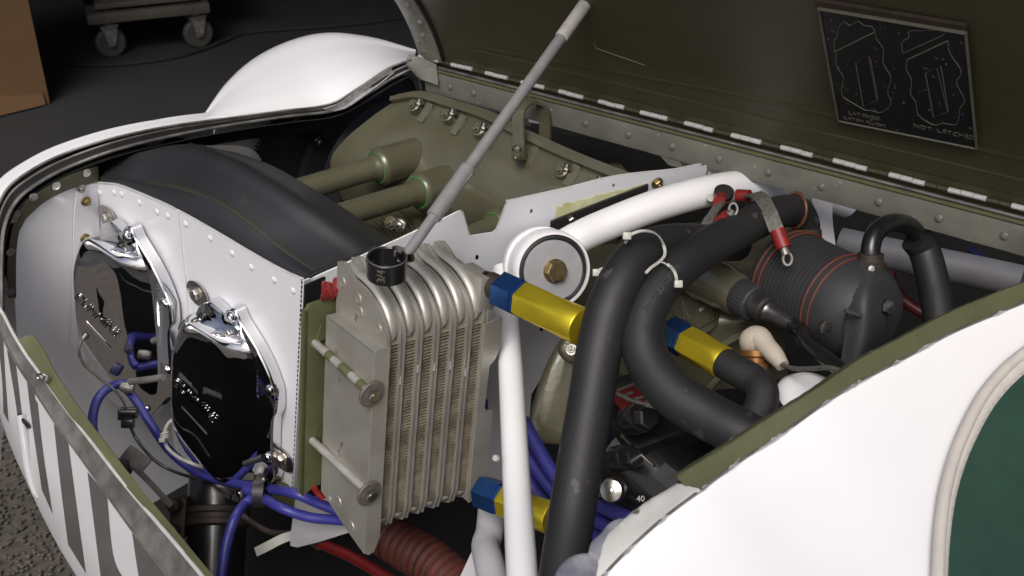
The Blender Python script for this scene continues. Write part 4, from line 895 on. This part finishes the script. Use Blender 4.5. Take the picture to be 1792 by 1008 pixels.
dome([(1010, 575), (985, 590), (962, 625), (940, 680), (926, 735), (932, 768), (965, 778), (1010, 770), (1040, 700)], 1.40, .05, 'bracket_casting', OLIVE, t)
dome([(985, 592), (1003, 588), (1018, 602), (1020, 622), (1002, 636), (984, 628), (976, 610)], 1.385, .02, 'casting_boss', OLIVE, t)
stamp('nut', NUTS, P(1000, 612, 1.375), c2w((-.2, .2, -.95)).normalized(), t, .8)
t = thing('drive_cable', 'black drive cable screwed into the olive housing by a knurled grey collar', 'cable', P(1345, 548, 1.28))
pc2 = pT + dT * .095
kb = B(); rings = []
for h, r in ((0, .019), (.002, .021), (.028, .021), (.030, .019)): rings.append([pc2 + dT * h + (basis(dT)[0] * math.cos(2 * math.pi * k / 60) + basis(dT)[1] * math.sin(2 * math.pi * k / 60)) * (r + (.0008 if k % 2 else 0)) for k in range(60)])
kb.quadstrip(rings).obj('knurled_collar', PUMP, t)
B().lathe([(.028, .0155), (.045, .015), (.047, .012), (.052, .0125), (.056, .010), (.075, .0095), (.085, .008)], pc2, dT, 28).obj('ferrule', mat('dark_steel', (.22, .21, .21), .3, .9), t)
B().tube([pc2 + dT * .07, pc2 + dT * .10] + PP([(1410, 600, 1.19), (1450, 630, 1.15), (1500, 668, 1.11)]), .0078, 16, 40).obj('cable', BLACK, t)

t = thing('ribbed_pump', 'dark grey ribbed pump body with thin orange rings at the right', 'pump', P(1450, 560, 1.28))
pa_ = (P(1512, 552, 1.235) - P(1372, 480, 1.335)); dP = pa_.normalized(); lP = pa_.length; p0_ = P(1372, 480, 1.335); rP = .0565
B().lathe([(-.004, .035), (0, rP * .96), (.004, rP), (.018, rP)], p0_, dP, 56).obj('end_cover', PUMP, t)
prof = []
n_r = 11; l0, l1 = .020, lP * .68
for k in range(n_r): 
    h = l0 + (l1 - l0) * k / n_r; w_ = (l1 - l0) / n_r; prof += [(h, rP * .985), (h + w_ * .62, rP * .985), (h + w_ * .66, rP * .955), (h + w_ * .96, rP * .955)]
B().lathe(prof, p0_, dP, 56).obj('ribbed_barrel', PUMP, t, smooth=30)
B().lathe([(l1, rP), (l1 + .022, rP), (l1 + .028, rP * .97), (lP, rP * .93), (lP + .012, rP * .80), (lP + .016, rP * .5), (lP + .016, .001)], p0_, dP, 56).obj('rear_housing', PUMP, t)
xb, yb, _ = basis(dP)
for h in (.010, .0185, l1 + .004, l1 + .014):
    B().tube([p0_ + dP * h + (xb * math.cos(q) + yb * math.sin(q)) * (rP + .0002) for q in [2 * math.pi * j / 40 for j in range(40)]], .0011, 6, 90, closed=True).obj('orange_ring', ORANGE, t)
B().sheet([PP([(1495, 462, 1.225), (1530, 450, 1.225), (1552, 470, 1.23)]), PP([(1480, 520, 1.205), (1518, 520, 1.19), (1556, 520, 1.215)]), PP([(1478, 580, 1.205), (1515, 585, 1.19), (1550, 570, 1.215)]), PP([(1470, 640, 1.21), (1500, 640, 1.20), (1530, 620, 1.22)])], 16, 14, .012).obj('port_block', PUMP, t)
for x, y, d in ((1441, 573, 1.18), (1550, 536, 1.205)): stamp('bolt', HEXH, P(x, y, d), c2w((.3, -.1, -.95)).normalized(), t, 1.1)
B().box(P(1493, 548, 1.185), c2w((.9, -.3, 0)) * .010, c2w((.3, .9, 0)) * .002, FW * .002).obj('cast_mark', BLACK, t)
B().lathe([(0, .0165), (.008, .0165), (.009, .014), (.018, .0135)], P(1522, 472, 1.235), (UPC * .95 - FW * .2).normalized(), 24).obj('port', RUST, t)
stamp('bolt', HEXH, P(1523, 470, 1.215), -FW, t, .6)
t = thing('looped_hose', 'black hose looping from the ribbed pump top into a wider black duct', 'hose', P(1530, 450, 1.25))
B().tube(PP([(1524, 460, 1.235), (1524, 432, 1.235), (1534, 406, 1.24), (1558, 391, 1.255), (1585, 393, 1.27), (1606, 408, 1.28), (1616, 425, 1.285)]), .0105, 18, 50).obj('thin_hose', BLACK, t)
B().tube(PP([(1603, 418, 1.28), (1618, 440, 1.285), (1632, 490, 1.275), (1642, 545, 1.26), (1650, 620, 1.24)]), .0175, 22, 40).obj('duct', RUBBER, t)
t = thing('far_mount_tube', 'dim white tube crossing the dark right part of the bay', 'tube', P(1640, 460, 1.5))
B().tube(PP([(1470, 425, 1.55), (1560, 445, 1.52), (1680, 470, 1.48), (1790, 494, 1.44)]), .0215, 20, 30).obj('tube', mat('dull_grey_shaded_white', (.20, .20, .215), .5, c2=(.14, .14, .15), scale=20), t)  # the tube is white; its shade is put into this grey base colour
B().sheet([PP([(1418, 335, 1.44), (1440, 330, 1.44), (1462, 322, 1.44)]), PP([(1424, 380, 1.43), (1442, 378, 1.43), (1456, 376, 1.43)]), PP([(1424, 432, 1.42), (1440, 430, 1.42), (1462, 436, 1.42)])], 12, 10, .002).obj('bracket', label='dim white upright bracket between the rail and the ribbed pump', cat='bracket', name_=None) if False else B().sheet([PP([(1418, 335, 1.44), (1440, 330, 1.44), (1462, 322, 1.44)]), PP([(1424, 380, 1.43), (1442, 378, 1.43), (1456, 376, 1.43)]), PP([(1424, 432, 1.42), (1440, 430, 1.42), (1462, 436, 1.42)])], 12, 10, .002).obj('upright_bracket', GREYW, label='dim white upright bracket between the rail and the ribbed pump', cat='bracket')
B().tube(PP([(1548, 440, 1.62), (1556, 475, 1.60), (1575, 520, 1.58), (1640, 560, 1.56), (1720, 580, 1.5)]), .008, 12, 24).obj('red_wire_bundle', REDHOSE, label='dark red cable in the shade behind the looped black hose', cat='cable')
B().tube(PP([(1700, 440, 1.6), (1735, 470, 1.56), (1752, 505, 1.52), (1770, 540, 1.48)]), .007, 10, 20).obj('blue_cable', mat('navy_cable', (.010, .012, .06), .5), label='dark blue cable at the right end of the bay', cat='cable')

# ground straps with red terminals
t = thing('ground_strap', 'braided strap from a red terminal on the white tube, hanging over the black hose', 'ground strap', P(1260, 350, 1.33))
B().band(PP([(1262, 345, 1.355), (1255, 362, 1.33), (1240, 385, 1.31), (1236, 408, 1.30), (1252, 412, 1.29), (1270, 396, 1.27), (1280, 380, 1.262)]), c2w((.8, .5, -.2)), .014, .003, 40).obj('braid', BRAID, t)
B().tube(PP([(1262, 346, 1.352), (1258, 354, 1.335)]), .0075, 12, 4).obj('terminal', RED, t)
B().tube(PP([(1258, 390, 1.258), (1275, 377, 1.25)]), .0075, 12, 4).obj('terminal', RED, t)
B().tube([P(1283, 366, 1.252) + (RT * math.cos(q) * .7 + UPC * math.sin(q)) * .0065 for q in [2 * math.pi * j / 14 for j in range(14)]], .0016, 6, 30, closed=True).obj('ring_lug', WORN, t)
B().lathe([(0, .012), (.006, .012), (.008, .010)], P(1266, 341, 1.36), c2w((0, .6, -.8)), 18).obj('cushion_clamp', RUBBER, t)
B().tube(PP([(1274, 378, 1.25), (1281, 370, 1.252)]), .0042, 10, 4).obj('lug_barrel', WORN, t)
t = thing('ground_strap', 'braided strap folding down from a red terminal to the ribbed pump', 'ground strap', P(1340, 370, 1.28))
B().band(PP([(1312, 342, 1.33), (1322, 340, 1.31), (1335, 350, 1.285), (1347, 372, 1.265), (1356, 395, 1.255), (1364, 412, 1.25)]), c2w((.9, .2, -.3)), .016, .003, 40).obj('braid', BRAID, t)
B().tube(PP([(1290, 342, 1.345), (1312, 343, 1.335)]), .0075, 12, 4).obj('terminal', RED, t)
B().tube(PP([(1360, 403, 1.245), (1372, 434, 1.24)]), .0085, 12, 4).obj('terminal', RED, t)
B().tube([P(1378, 453, 1.238) + (RT * math.cos(q) * .7 + UPC * math.sin(q)) * .0068 for q in [2 * math.pi * j / 14 for j in range(14)]], .0017, 6, 30, closed=True).obj('ring_lug', WORN, t)

B().tube(PP([(1371, 431, 1.24), (1376, 446, 1.238)]), .0045, 10, 4).obj('lug_barrel', WORN, t)
# spark plug boot, filter, magneto
t = thing('spark_plug_boot', 'beige elbow shaped spark plug boot with a thin braided lead', 'spark plug boot', P(1330, 620, 1.2))
B().tube(PP([(1313, 610, 1.225), (1316, 596, 1.215), (1328, 592, 1.21), (1342, 606, 1.20), (1356, 622, 1.19), (1370, 640, 1.18)]), [.0105, .0135, .0130, .0105, .0098, .007], 20, 40).obj('boot', BEIGE, t)
B().tube(PP([(1302, 610, 1.222), (1312, 618, 1.215), (1326, 622, 1.21)]), .0042, 8, 12).obj('boot_rim', BEIGE, t)
B().tube(PP([(1368, 638, 1.18), (1390, 645, 1.15), (1420, 645, 1.12), (1460, 645, 1.08), (1500, 668, 1.06)]), .0025, 8, 24).obj('lead', BRAID, t)
B().lathe([(0, .0165), (.006, .0165), (.007, .013), (.012, .013), (.014, .018), (.02, .018)], P(1322, 645, 1.215), UPC, 24).obj('base', mat('copper_base', (.35, .17, .06), .4, .7), t)
t = thing('white_canister', 'white canister with a black band half hidden under the cowl lip', 'canister', P(1400, 720, 1.12))
dC = c2w((.22, .80, -.56)).normalized(); pC = P(1383, 800, 1.205)
B().lathe([(0, .044), (.072, .044), (.080, .0425), (.087, .036), (.090, .026), (.0905, .001)], pC, dC, 44).obj('body', COWL, t)
B().lathe([(.062, .0442), (.063, .0458), (.076, .0452), (.078, .043)], pC, dC, 44, False).obj('band', RUBBER, t)
t = thing('magneto', 'glossy black magneto with a red data plate and black terminal nuts', 'magneto', P(1130, 760, 1.3))
mp = [P(1062, 690, 1.33), P(1140, 668, 1.31), P(1205, 715, 1.24), P(1105, 735, 1.27)]
b = B(); ctr = P(1130, 760, 1.33); b.box(P(1130, 745, 1.325), c2w((.85, .25, .3)).normalized() * .055, c2w((.55, -.55, -.6)).normalized() * .055, c2w((0, .8, -.6)).normalized() * .035, .008); b.obj('body', BLACK, t)
lab = B().plate(PP([(1062, 690, 1.265), (1128, 664, 1.262), (1168, 700, 1.23), (1165, 708, 1.228), (1090, 718, 1.235)]), FW * .002).obj('data_plate', RED, t)
for k, (xa, ya, xb_, yb2, d) in enumerate(((1078, 684, 1110, 671, 1.258), (1112, 676, 1136, 672, 1.249), (1092, 692, 1108, 686, 1.25), (1064, 695, 1076, 692, 1.257), (1096, 702, 1150, 688, 1.236))):
    B().band(PP([(xa, ya, d - .002), (xb_, yb2, d - .004)]), UPC, .0025, .0006, 3).obj('printed_line', PRINT, lab)
for x, y, d, r in ((1123, 730, 1.225, .014), (1098, 800, 1.22, .012)): 
    hb = B(); hb.lathe([(-.03, r * 1.2), (0, r * 1.2), (.002, r * 1.1)], P(x, y, d), c2w((.3, .2, -.9)), 20); hb.quadstrip(hexloft([(.002, r), (.014, r), (.016, r * .85)], P(x, y, d), c2w((.5, .1, -.85)), .2)); hb.obj('terminal_nut', BLACK, t)
B().tube(PP([(1085, 655, 1.24), (1072, 668, 1.23), (1076, 684, 1.225), (1100, 698, 1.22), (1135, 708, 1.21), (1180, 712, 1.20)]), .0023, 8, 40).obj('lead', BRAID, t)
B().band(PP([(1130, 705, 1.205), (1155, 710, 1.20), (1178, 714, 1.195)]), UPC, .008, .003, 8).obj('lead_sleeve', BRAID, t)
t = thing('starter_motor', 'glossy black cylindrical motor with a rounded silver button at the bottom', 'motor', P(1120, 850, 1.25))
dS = c2w((.72, -.55, -.42)).normalized()
B().lathe([(0, .05), (.004, .058), (.10, .058), (.104, .052), (.108, .052), (.112, .056), (.14, .056)], P(1085, 785, 1.335), dS, 40).obj('body', BLACK, t)
B().tube(PP([(1088, 762, 1.25), (1115, 788, 1.22), (1145, 815, 1.19)]), .0018, 6, 14).obj('through_bolt', STEEL, t)
B().quadstrip(hexloft([(0, .020), (.022, .020), (.024, .017)], P(1150, 835, 1.155), dS, .3)).obj('end_cap', PUMP, t)
B().lathe([(-.02, .0125), (0, .0130), (.003, .0128), (.006, .0110), (.0072, .006), (.0074, .0035), (.0095, .003), (.0100, .0001)], P(1071, 858, 1.17), c2w((-.25, .1, -.95)), 32).obj('silver_button', STEEL, t)
put_text('40', .008, NYLON, P(1121, 873, 1.10), RT, UPC, t, .0003)
B().tube(PP([(1055, 870, 1.25), (1040, 830, 1.26)]), .006, 10, 6).obj('strut', BLACK, t)

# ================================================================== CABLES
def cable(label, pts, r, m=BLUEW, name='ignition_lead', grp='blue ignition leads', cat='cable', n=70):
    return B().tube(PP(pts), r, 14, n).obj(name, m, label=label, cat=cat, group=grp)
cable('blue ignition lead looping down from the farther rocker cover towards the cowl', [(222, 672, 1.64), (205, 673, 1.63), (183, 684, 1.61), (167, 708, 1.59), (162, 745, 1.58), (172, 780, 1.57), (192, 808, 1.56), (205, 830, 1.56)], .0066)
cable('long blue ignition lead sagging under the nearer rocker cover to the oil cooler', [(220, 678, 1.64), (240, 705, 1.63), (268, 748, 1.62), (300, 792, 1.63), (345, 826, 1.62), (400, 844, 1.59), (450, 853, 1.51), (510, 862, 1.42), (560, 882, 1.42), (620, 905, 1.43)], .0064)
cable('blue ignition lead lying just below the long one beside the oil cooler foot', [(430, 858, 1.50), (455, 868, 1.47), (490, 888, 1.42), (540, 905, 1.42), (590, 910, 1.43), (640, 915, 1.45)], .0064)
cable('blue ignition lead dropping from the black clamp to the bottom edge', [(452, 866, 1.48), (430, 880, 1.48), (412, 905, 1.45), (398, 945, 1.44), (390, 990, 1.43), (382, 1050, 1.42)], .0064)
for k, (a_, lb) in enumerate((([(915, 735, 1.36), (945, 790, 1.34), (985, 850, 1.31), (1040, 880, 1.27), (1095, 905, 1.22), (1140, 925, 1.18)], 'upper blue ignition lead passing behind the tall black hose'), ([(912, 780, 1.37), (945, 830, 1.35), (990, 880, 1.32), (1040, 908, 1.28), (1095, 935, 1.24), (1140, 955, 1.2)], 'middle blue ignition lead passing behind the tall black hose'), ([(910, 810, 1.39), (945, 870, 1.37), (1000, 910, 1.33), (1050, 940, 1.29), (1095, 965, 1.25), (1140, 985, 1.22)], 'lower blue ignition lead passing behind the tall black hose'))):
    cable(lb, a_, .0082)
cable('thin steel braided line curving down in front of the white front panel', [(156, 584, 1.49), (146, 592, 1.49), (138, 612, 1.49), (146, 636, 1.50), (172, 660, 1.51), (200, 682, 1.52), (214, 700, 1.53), (221, 716, 1.54)], .0019, BRAID, 'steel_line', None, 'line')
B().tube(PP([(147, 592, 1.485), (153, 584, 1.485)]), .0042, 10, 4).obj('line_end', STEEL, label='small steel end fitting of the thin braided line', cat='line fitting')
cable('thin black wire curving across the lower white front panel', [(226, 742, 1.54), (240, 770, 1.54), (270, 805, 1.53), (305, 825, 1.53), (345, 838, 1.55)], .0022, BLACK, 'black_wire', None, 'wire')
t = thing('wire_clip', 'small black clip block under the farther rocker cover', 'clip', P(226, 725, 1.54))
B().box(P(221, 726, 1.54), RT * .010, UPC * .007, FW * .006, .001).obj('block', BLACK, t); B().box(P(224, 741, 1.54), RT * .008, UPC * .006, FW * .006, .001).obj('block', BLACK, t)
B().tube(PP([(212, 722, 1.54), (240, 722, 1.54)]), .008, 12, 3).obj('barrel', BLACK, t)
t = thing('lead_end', 'metal end fitting joining the blue leads below the farther rocker cover', 'cable fitting', P(222, 675, 1.55))
B().lathe([(0, .0068), (.008, .0080), (.016, .0072), (.018, .006)], P(212, 676, 1.62), RT * .95 - UPC * .2, 18).obj('ferrule', WORN, t); B().tube(PP([(228, 668, 1.6), (262, 664, 1.58), (286, 660, 1.57)]), .005, 14, 10).obj('plug_barrel', WORN, t)
B().box(P(204, 646, 1.62), c2w((.8, -.5, .2)) * .007, c2w((.5, .8, 0)) * .009, FW * .006,   .002).obj('blue_cap', mat('navy_cable', (.010, .012, .06), .5), t)
t = thing('thin_bracket', 'dull grey bracket with a folded tab low on the white front panel', 'bracket', P(250, 810, 1.5))
B().band(PP([(216, 802, 1.46), (250, 832, 1.46), (300, 885, 1.46)]), UPC, .006, .006, 10).obj('strip', WORN, t)
B().box(P(238, 803, 1.46), c2w((.75, -.6, .1)) * .017, c2w((.6, .75, 0)) * .010, FW * .004).obj('tab', WORN, t)
B().box(P(206, 817, 1.46), RT * .016, UPC * .010, FW * .01, .002).obj('clip', RUBBER, t)
t = thing('zip_tie', 'white zip tie with its tail around the long blue lead', 'zip tie', P(290, 765, 1.48), 'white nylon zip ties')
B().tube(PP([(306, 732, 1.59), (294, 742, 1.59), (288, 760, 1.59), (292, 782, 1.59), (312, 800, 1.585), (340, 813, 1.58), (362, 822, 1.60), (375, 836, 1.60)]), .0026, 8, 50).obj('strap', NYLON, t); 
for k in range(3): B().tube([P(288, 758 + 4 * k, 1.586) + (RT * math.cos(q) * 1.0 + FW * math.sin(q) + UPC * .25 * math.cos(q)) * .005 for q in [2 * math.pi * j / 10 for j in range(10)]], .0016, 6, 20, closed=True).obj('knot', NYLON, t)
B().box(P(284, 770, 1.58), RT * .004, UPC * .003, FW * .003, .0006).obj('head', NYLON, t)
t = thing('cable_clamp', 'black cushion clamp holding the blue leads under the nearer rocker cover', 'clamp', P(455, 865, 1.42))
B().band([P(456, 862, 1.465) + (UPC * math.cos(q) * 1.0 + FW * math.sin(q)) * .0175 for q in [2 * math.pi * j / 16 for j in range(16)]], RT, .014, .003, 40, True).obj('strap', RUBBER, t)
B().band(PP([(452, 842, 1.45), (460, 832, 1.45), (468, 824, 1.46)]), c2w((.8, .6, 0)), .012, .002, 8).obj('tongue', STEEL, t)
stamp('bolt', HEXH, P(458, 823, 1.395), c2w((-.3, .4, -.86)).normalized(), t, 1.35); B().lathe([(0, .0095), (.002, .0095)], P(459, 824, 1.40), c2w((-.3, .4, -.86)), 20).obj('washer', BRASS, t)
B().tube(PP([(428, 812, 1.42), (444, 806, 1.415), (460, 800, 1.41)]), .0042, 10, 6).obj('link', STEEL, t)

# ================================================================== BELOW
t = thing('exhaust_pipe', 'black exhaust pipe with rusty bolted clamp rising below the nearer rocker cover', 'exhaust pipe', P(375, 1000, 1.55))
B().tube(PP([(385, 780, 1.73), (382, 850, 1.71), (378, 930, 1.69), (372, 1040, 1.66)]), .0437, 30, 20).obj('pipe', BLACK, t)
dE = (P(372, 1040, 1.66) - P(385, 780, 1.73)).normalized()
B().lathe([(0, .0435), (.002, .048), (.009, .0485), (.011, .0455), (.018, .0455), (.020, .0495), (.027, .049), (.03, .0435)], P(380, 890, 1.70), dE, 40).obj('clamp', RUST, t)
B().box(P(314, 905, 1.67), RT * .012, dE * .030, FW * .012, .004).obj('lug', RUST, t)
for y in (882, 928): B().lathe([(0, .010), (.014, .010), (.016, .008)], P(310, y, 1.66), -FW - RT * .3, 16).obj('lug_bolt', RUST, t)
b = B().plate(PP([(517, 872, 1.46), (560, 868, 1.46), (606, 890, 1.45), (610, 932, 1.46), (560, 948, 1.48), (520, 958, 1.49), (508, 955, 1.49), (508, 940, 1.485)]), FW * .002).obj('scoop_plate', GREYW, label='pale grey metal plate sticking out below the blue leads and the oil cooler', cat='plate')
B().band(PP([(448, 966, 1.5), (470, 955, 1.49), (495, 942, 1.49), (520, 935, 1.5)]), UPC, .012, .002, 12).obj('clear_strap', NYLON, label='translucent pale strap end in the dark gap left of the scoop plate', cat='strap')
B().tube(PP([(560, 950, 1.5), (610, 972, 1.46), (660, 1000, 1.42), (720, 1040, 1.38)]), .0075, 12, 30).obj('red_tube', REDHOSE, label='glossy red tube at the bottom edge under the oil cooler', cat='tube')
t = thing('scat_duct', 'ribbed orange red flexible duct under the oil cooler', 'duct', P(740, 990, 1.4))
pts = cr(PP([(660, 925, 1.52), (705, 955, 1.49), (755, 985, 1.46), (800, 1025, 1.43), (840, 1070, 1.40)]), 70)
B().tube(pts, [.0275 if k % 4 < 2 else .0300 for k in range(70)], 24, 70).obj('duct', SCAT, t)
for k in range(9): 
    d_ = (pts[k * 7 + 6] - pts[k * 7 + 3]).normalized(); x_, y_, _ = basis(d_)
    B().tube([pts[k * 7 + 5] + (x_ * math.cos(q) + y_ * math.sin(q)) * .0300 for q in [2 * math.pi * j / 20 for j in range(20)]], .0008, 5, 40, closed=True).obj('wire_coil', RUST, t)
B().tube(PP([(420, 900, 1.52), (470, 930, 1.52), (520, 935, 1.54), (560, 960, 1.55)]), .004, 8, 30).obj('thin_pipe', RUST, label='thin dark pipe in the gap below the black cable clamp', cat='pipe')
B().plate(PP([(485, 842, 1.55), (515, 850, 1.55), (540, 880, 1.55), (520, 900, 1.56), (470, 880, 1.57)]), FW * .004).obj('olive_tab', GREENPR, label='olive metal tab below the lower corner of the white side baffle', cat='tab')

# ================================================================== FOREGROUND COWL
t = thing('rear_cowl', 'bright white rear cowl in the foreground with chipped olive inner lip', 'cowling', P(1500, 950, .85) - Z * .2)
g0 = [(1810, 486, 1.103), (1740, 513, 1.088), (1660, 546, 1.068), (1580, 588, 1.045), (1500, 630, 1.022), (1430, 678, 1.0), (1350, 727, .982), (1275, 775, .965), (1182, 833, .945)]
g1 = [(1816, 519, 1.092), (1746, 548, 1.077), (1666, 582, 1.057), (1586, 625, 1.034), (1506, 667, 1.011), (1438, 709, .991), (1364, 762, .972), (1296, 806, .954), (1212, 862, .93)]
def mix(a, b_, q, dd=0, px=0, py=0): return [P(x0 + (x1 - x0) * q + px, y0 + (y1 - y0) * q + py, z0 + (z1 - z0) * q + dd) for (x0, y0, z0), (x1, y1, z1) in zip(a, b_)]
LIPM = mat('rear_lip_olive', (.100, .105, .053), .45, c2=(.075, .08, .04), scale=24, chips=(.50, .50, .47), chip_s=34, chip_t=.66)
LIPW = mat('rear_lip_white', (.62, .62, .60), .4, c2=(.40, .40, .38), scale=18, chips=(.12, .12, .10), chip_s=34, chip_t=.66)
B().sheet([[p - c2w((.1, .3, -.9)) * .02 + c2w((-.4, .1, .4)) * .006 for p in PP(g0)], PP(g0), mix(g0, g1, .35, -.001), mix(g0, g1, .7, -.0005), PP(g1), [p + c2w((.35, -.9, .1)) * .004 for p in PP(g1)]], 14, 80, .0014, .0003).obj('lip', LIPM, t)
g2 = [(1186, 846, .944), (1130, 880, .932), (1082, 918, .92), (1040, 958, .91), (1000, 1000, .90), (960, 1050, .89)]
g3 = [(1224, 856, .928), (1164, 904, .915), (1116, 946, .905), (1076, 985, .895), (1036, 1030, .885), (996, 1080, .875)]
B().sheet([[p + c2w((.05, -.25, .9)) * .012 for p in PP(g2)], PP(g2), mix(g2, g3, .5, -.001), PP(g3), [p + c2w((.35, -.9, .1)) * .004 for p in PP(g3)]], 12, 40, .0014, .0003).obj('lip_extension', LIPW, t)
ed = g1[:-1] + [(1225, 858, .930)] + g3[1:]
e1 = PP(ed)
skr = [e1, [P(x + 14, y + 22, z - .006) for x, y, z in ed], [P(x + 60, y + 90, z - .030) for x, y, z in ed], [P(x + 150, y + 230, z - .085) for x, y, z in ed], [P(x + 280, y + 430, z - .165) for x, y, z in ed], [P(x + 420, y + 640, z - .235) for x, y, z in ed]]
rsk = B().sheet(skr, 44, 90).obj('skin', COWL, t)
tr = bvh(rsk)
B().tube([p - FW * .0008 for p in e1], .0014, 6, 120).obj('skin_edge', WORN, t)
def blob(pts, h, nm, m):
    c = [V((x, y, 0)) for x, y in pts]; n = 30; o_ = cr(c, n, True); ce = sum(o_, V((0, 0, 0))) / n; rings = []
    for q, off in ((1.0, .0002), (.97, h * .7), (.85, h), (.6, h * 1.1), (.3, h * 1.0), (.04, h * 1.05)):
        r_ = []
        for p in o_:
            x, y = ce.x + (p.x - ce.x) * q, ce.y + (p.y - ce.y) * q; d = .90 - (y - 950) * .0004 - (x - 1050) * .0001
            r_.append(P(x, y, .915 + (x - 1050) * .0002 - (y - 960) * .00028 - off - .006))
        rings.append(r_)
    return B().quadstrip(rings, True, True).obj(nm, m, t, smooth=60)
blob([(1030, 975), (1034, 950), (1050, 935), (1068, 914), (1092, 907), (1105, 918), (1107, 936), (1096, 958), (1072, 972), (1048, 986)], .0035, 'sealant_patch', SILVER)
blob([(970, 1012), (985, 985), (1005, 972), (1030, 968), (1048, 975), (1056, 998), (1052, 1030), (1020, 1060), (975, 1060)], .0035, 'sealant_patch', SILVER)
CHIP = mat('chip_metal', (.30, .30, .33), .5, .3, c2=(.50, .50, .50), scale=90, amt=.3)
en = cr(e1, 220)
for k0, ln in ((14, 5), (40, 7), (52, 4), (63, 12), (80, 5), (96, 16), (118, 8), (131, 4), (150, 6), (170, 9), (190, 4)):
    up2, dn = [], []
    for j in range(ln + 1):
        p = en[k0 + j]; q = (en[k0 + j + 1] - p).normalized(); sd_ = q.cross(FW).normalized()
        tp_ = math.sin(math.pi * (j + .15) / (ln + .3)); up2.append(p - FW * .0021 + sd_ * (.0012 + tp_ * random.uniform(.0002, .0009))); dn.append(p - FW * .0021 - sd_ * tp_ * random.uniform(.0003, .0022))
    B().plate(up2 + dn[::-1], FW * .0006).obj('paint_chip', CHIP, t)
# windscreen cover
t = thing('canvas_cover', 'dark green canvas cover with cream piping over the lower right corner', 'canvas cover', P(1740, 960, .8) - Z * .1)
pp2 = [(1840, 585), (1800, 612), (1760, 645), (1722, 690), (1692, 745), (1668, 805), (1652, 870), (1644, 940), (1641, 1010), (1640, 1090)]
pb2 = [hit(tr, x, y, .010) or P(x, y, .75) for x, y in pp2]
pc3 = [hit(tr, x + 24 - 4 * k * .2, y + 22 - 2 * k, .006) or P(x + 22, y + 15, .75) for k, (x, y) in enumerate(pp2)]
B().tube(pb2, .0052, 14, 80).obj('piping', PIPING, t)
B().sheet([pb2, [(p + q) * .5 - FW * .0035 for p, q in zip(pb2, pc3)], pc3], 6, 80, .0015).obj('binding', PIPING, t)
rows = [[p + FW * .0005 for p in pc3]]
for k, px2 in enumerate((40, 85, 140, 210, 300)):
    row = []
    for j, p in enumerate(pc3):
        q = p - CAM; x, y = CX + F_PX * q.dot(RT) / q.dot(FW) + px2, CY - F_PX * q.dot(UPC) / q.dot(FW) + px2 * .3
        h_, _, _, _ = tr.ray_cast(CAM, ray(x, y).normalized())
        h_ = h_ or P(x, y, q.dot(FW) - .03 - px2 * .0003)
        row.append(h_ - ray(x, y).normalized() * (.006 + .004 * k + .0035 * math.sin(j * .7 + k * 1.5)))
    rows.append(row)
B().sheet(rows, 36, 60, .0012, .0002).obj('canvas', CANVAS, t)
for k in range(36):
    q = k / 35 * (len(pc3) - 1.01); a_ = int(q); p = pc3[a_].lerp(pc3[a_ + 1], q - a_).lerp(pb2[a_].lerp(pb2[a_ + 1], q - a_), .18) - FW * .0018
    B().box(p, (pc3[a_ + 1] - pc3[a_]).normalized() * .0022, RT * .0004, FW * .0004).obj('stitch', mat('stitch_thread', (.40, .38, .35), .8), t)
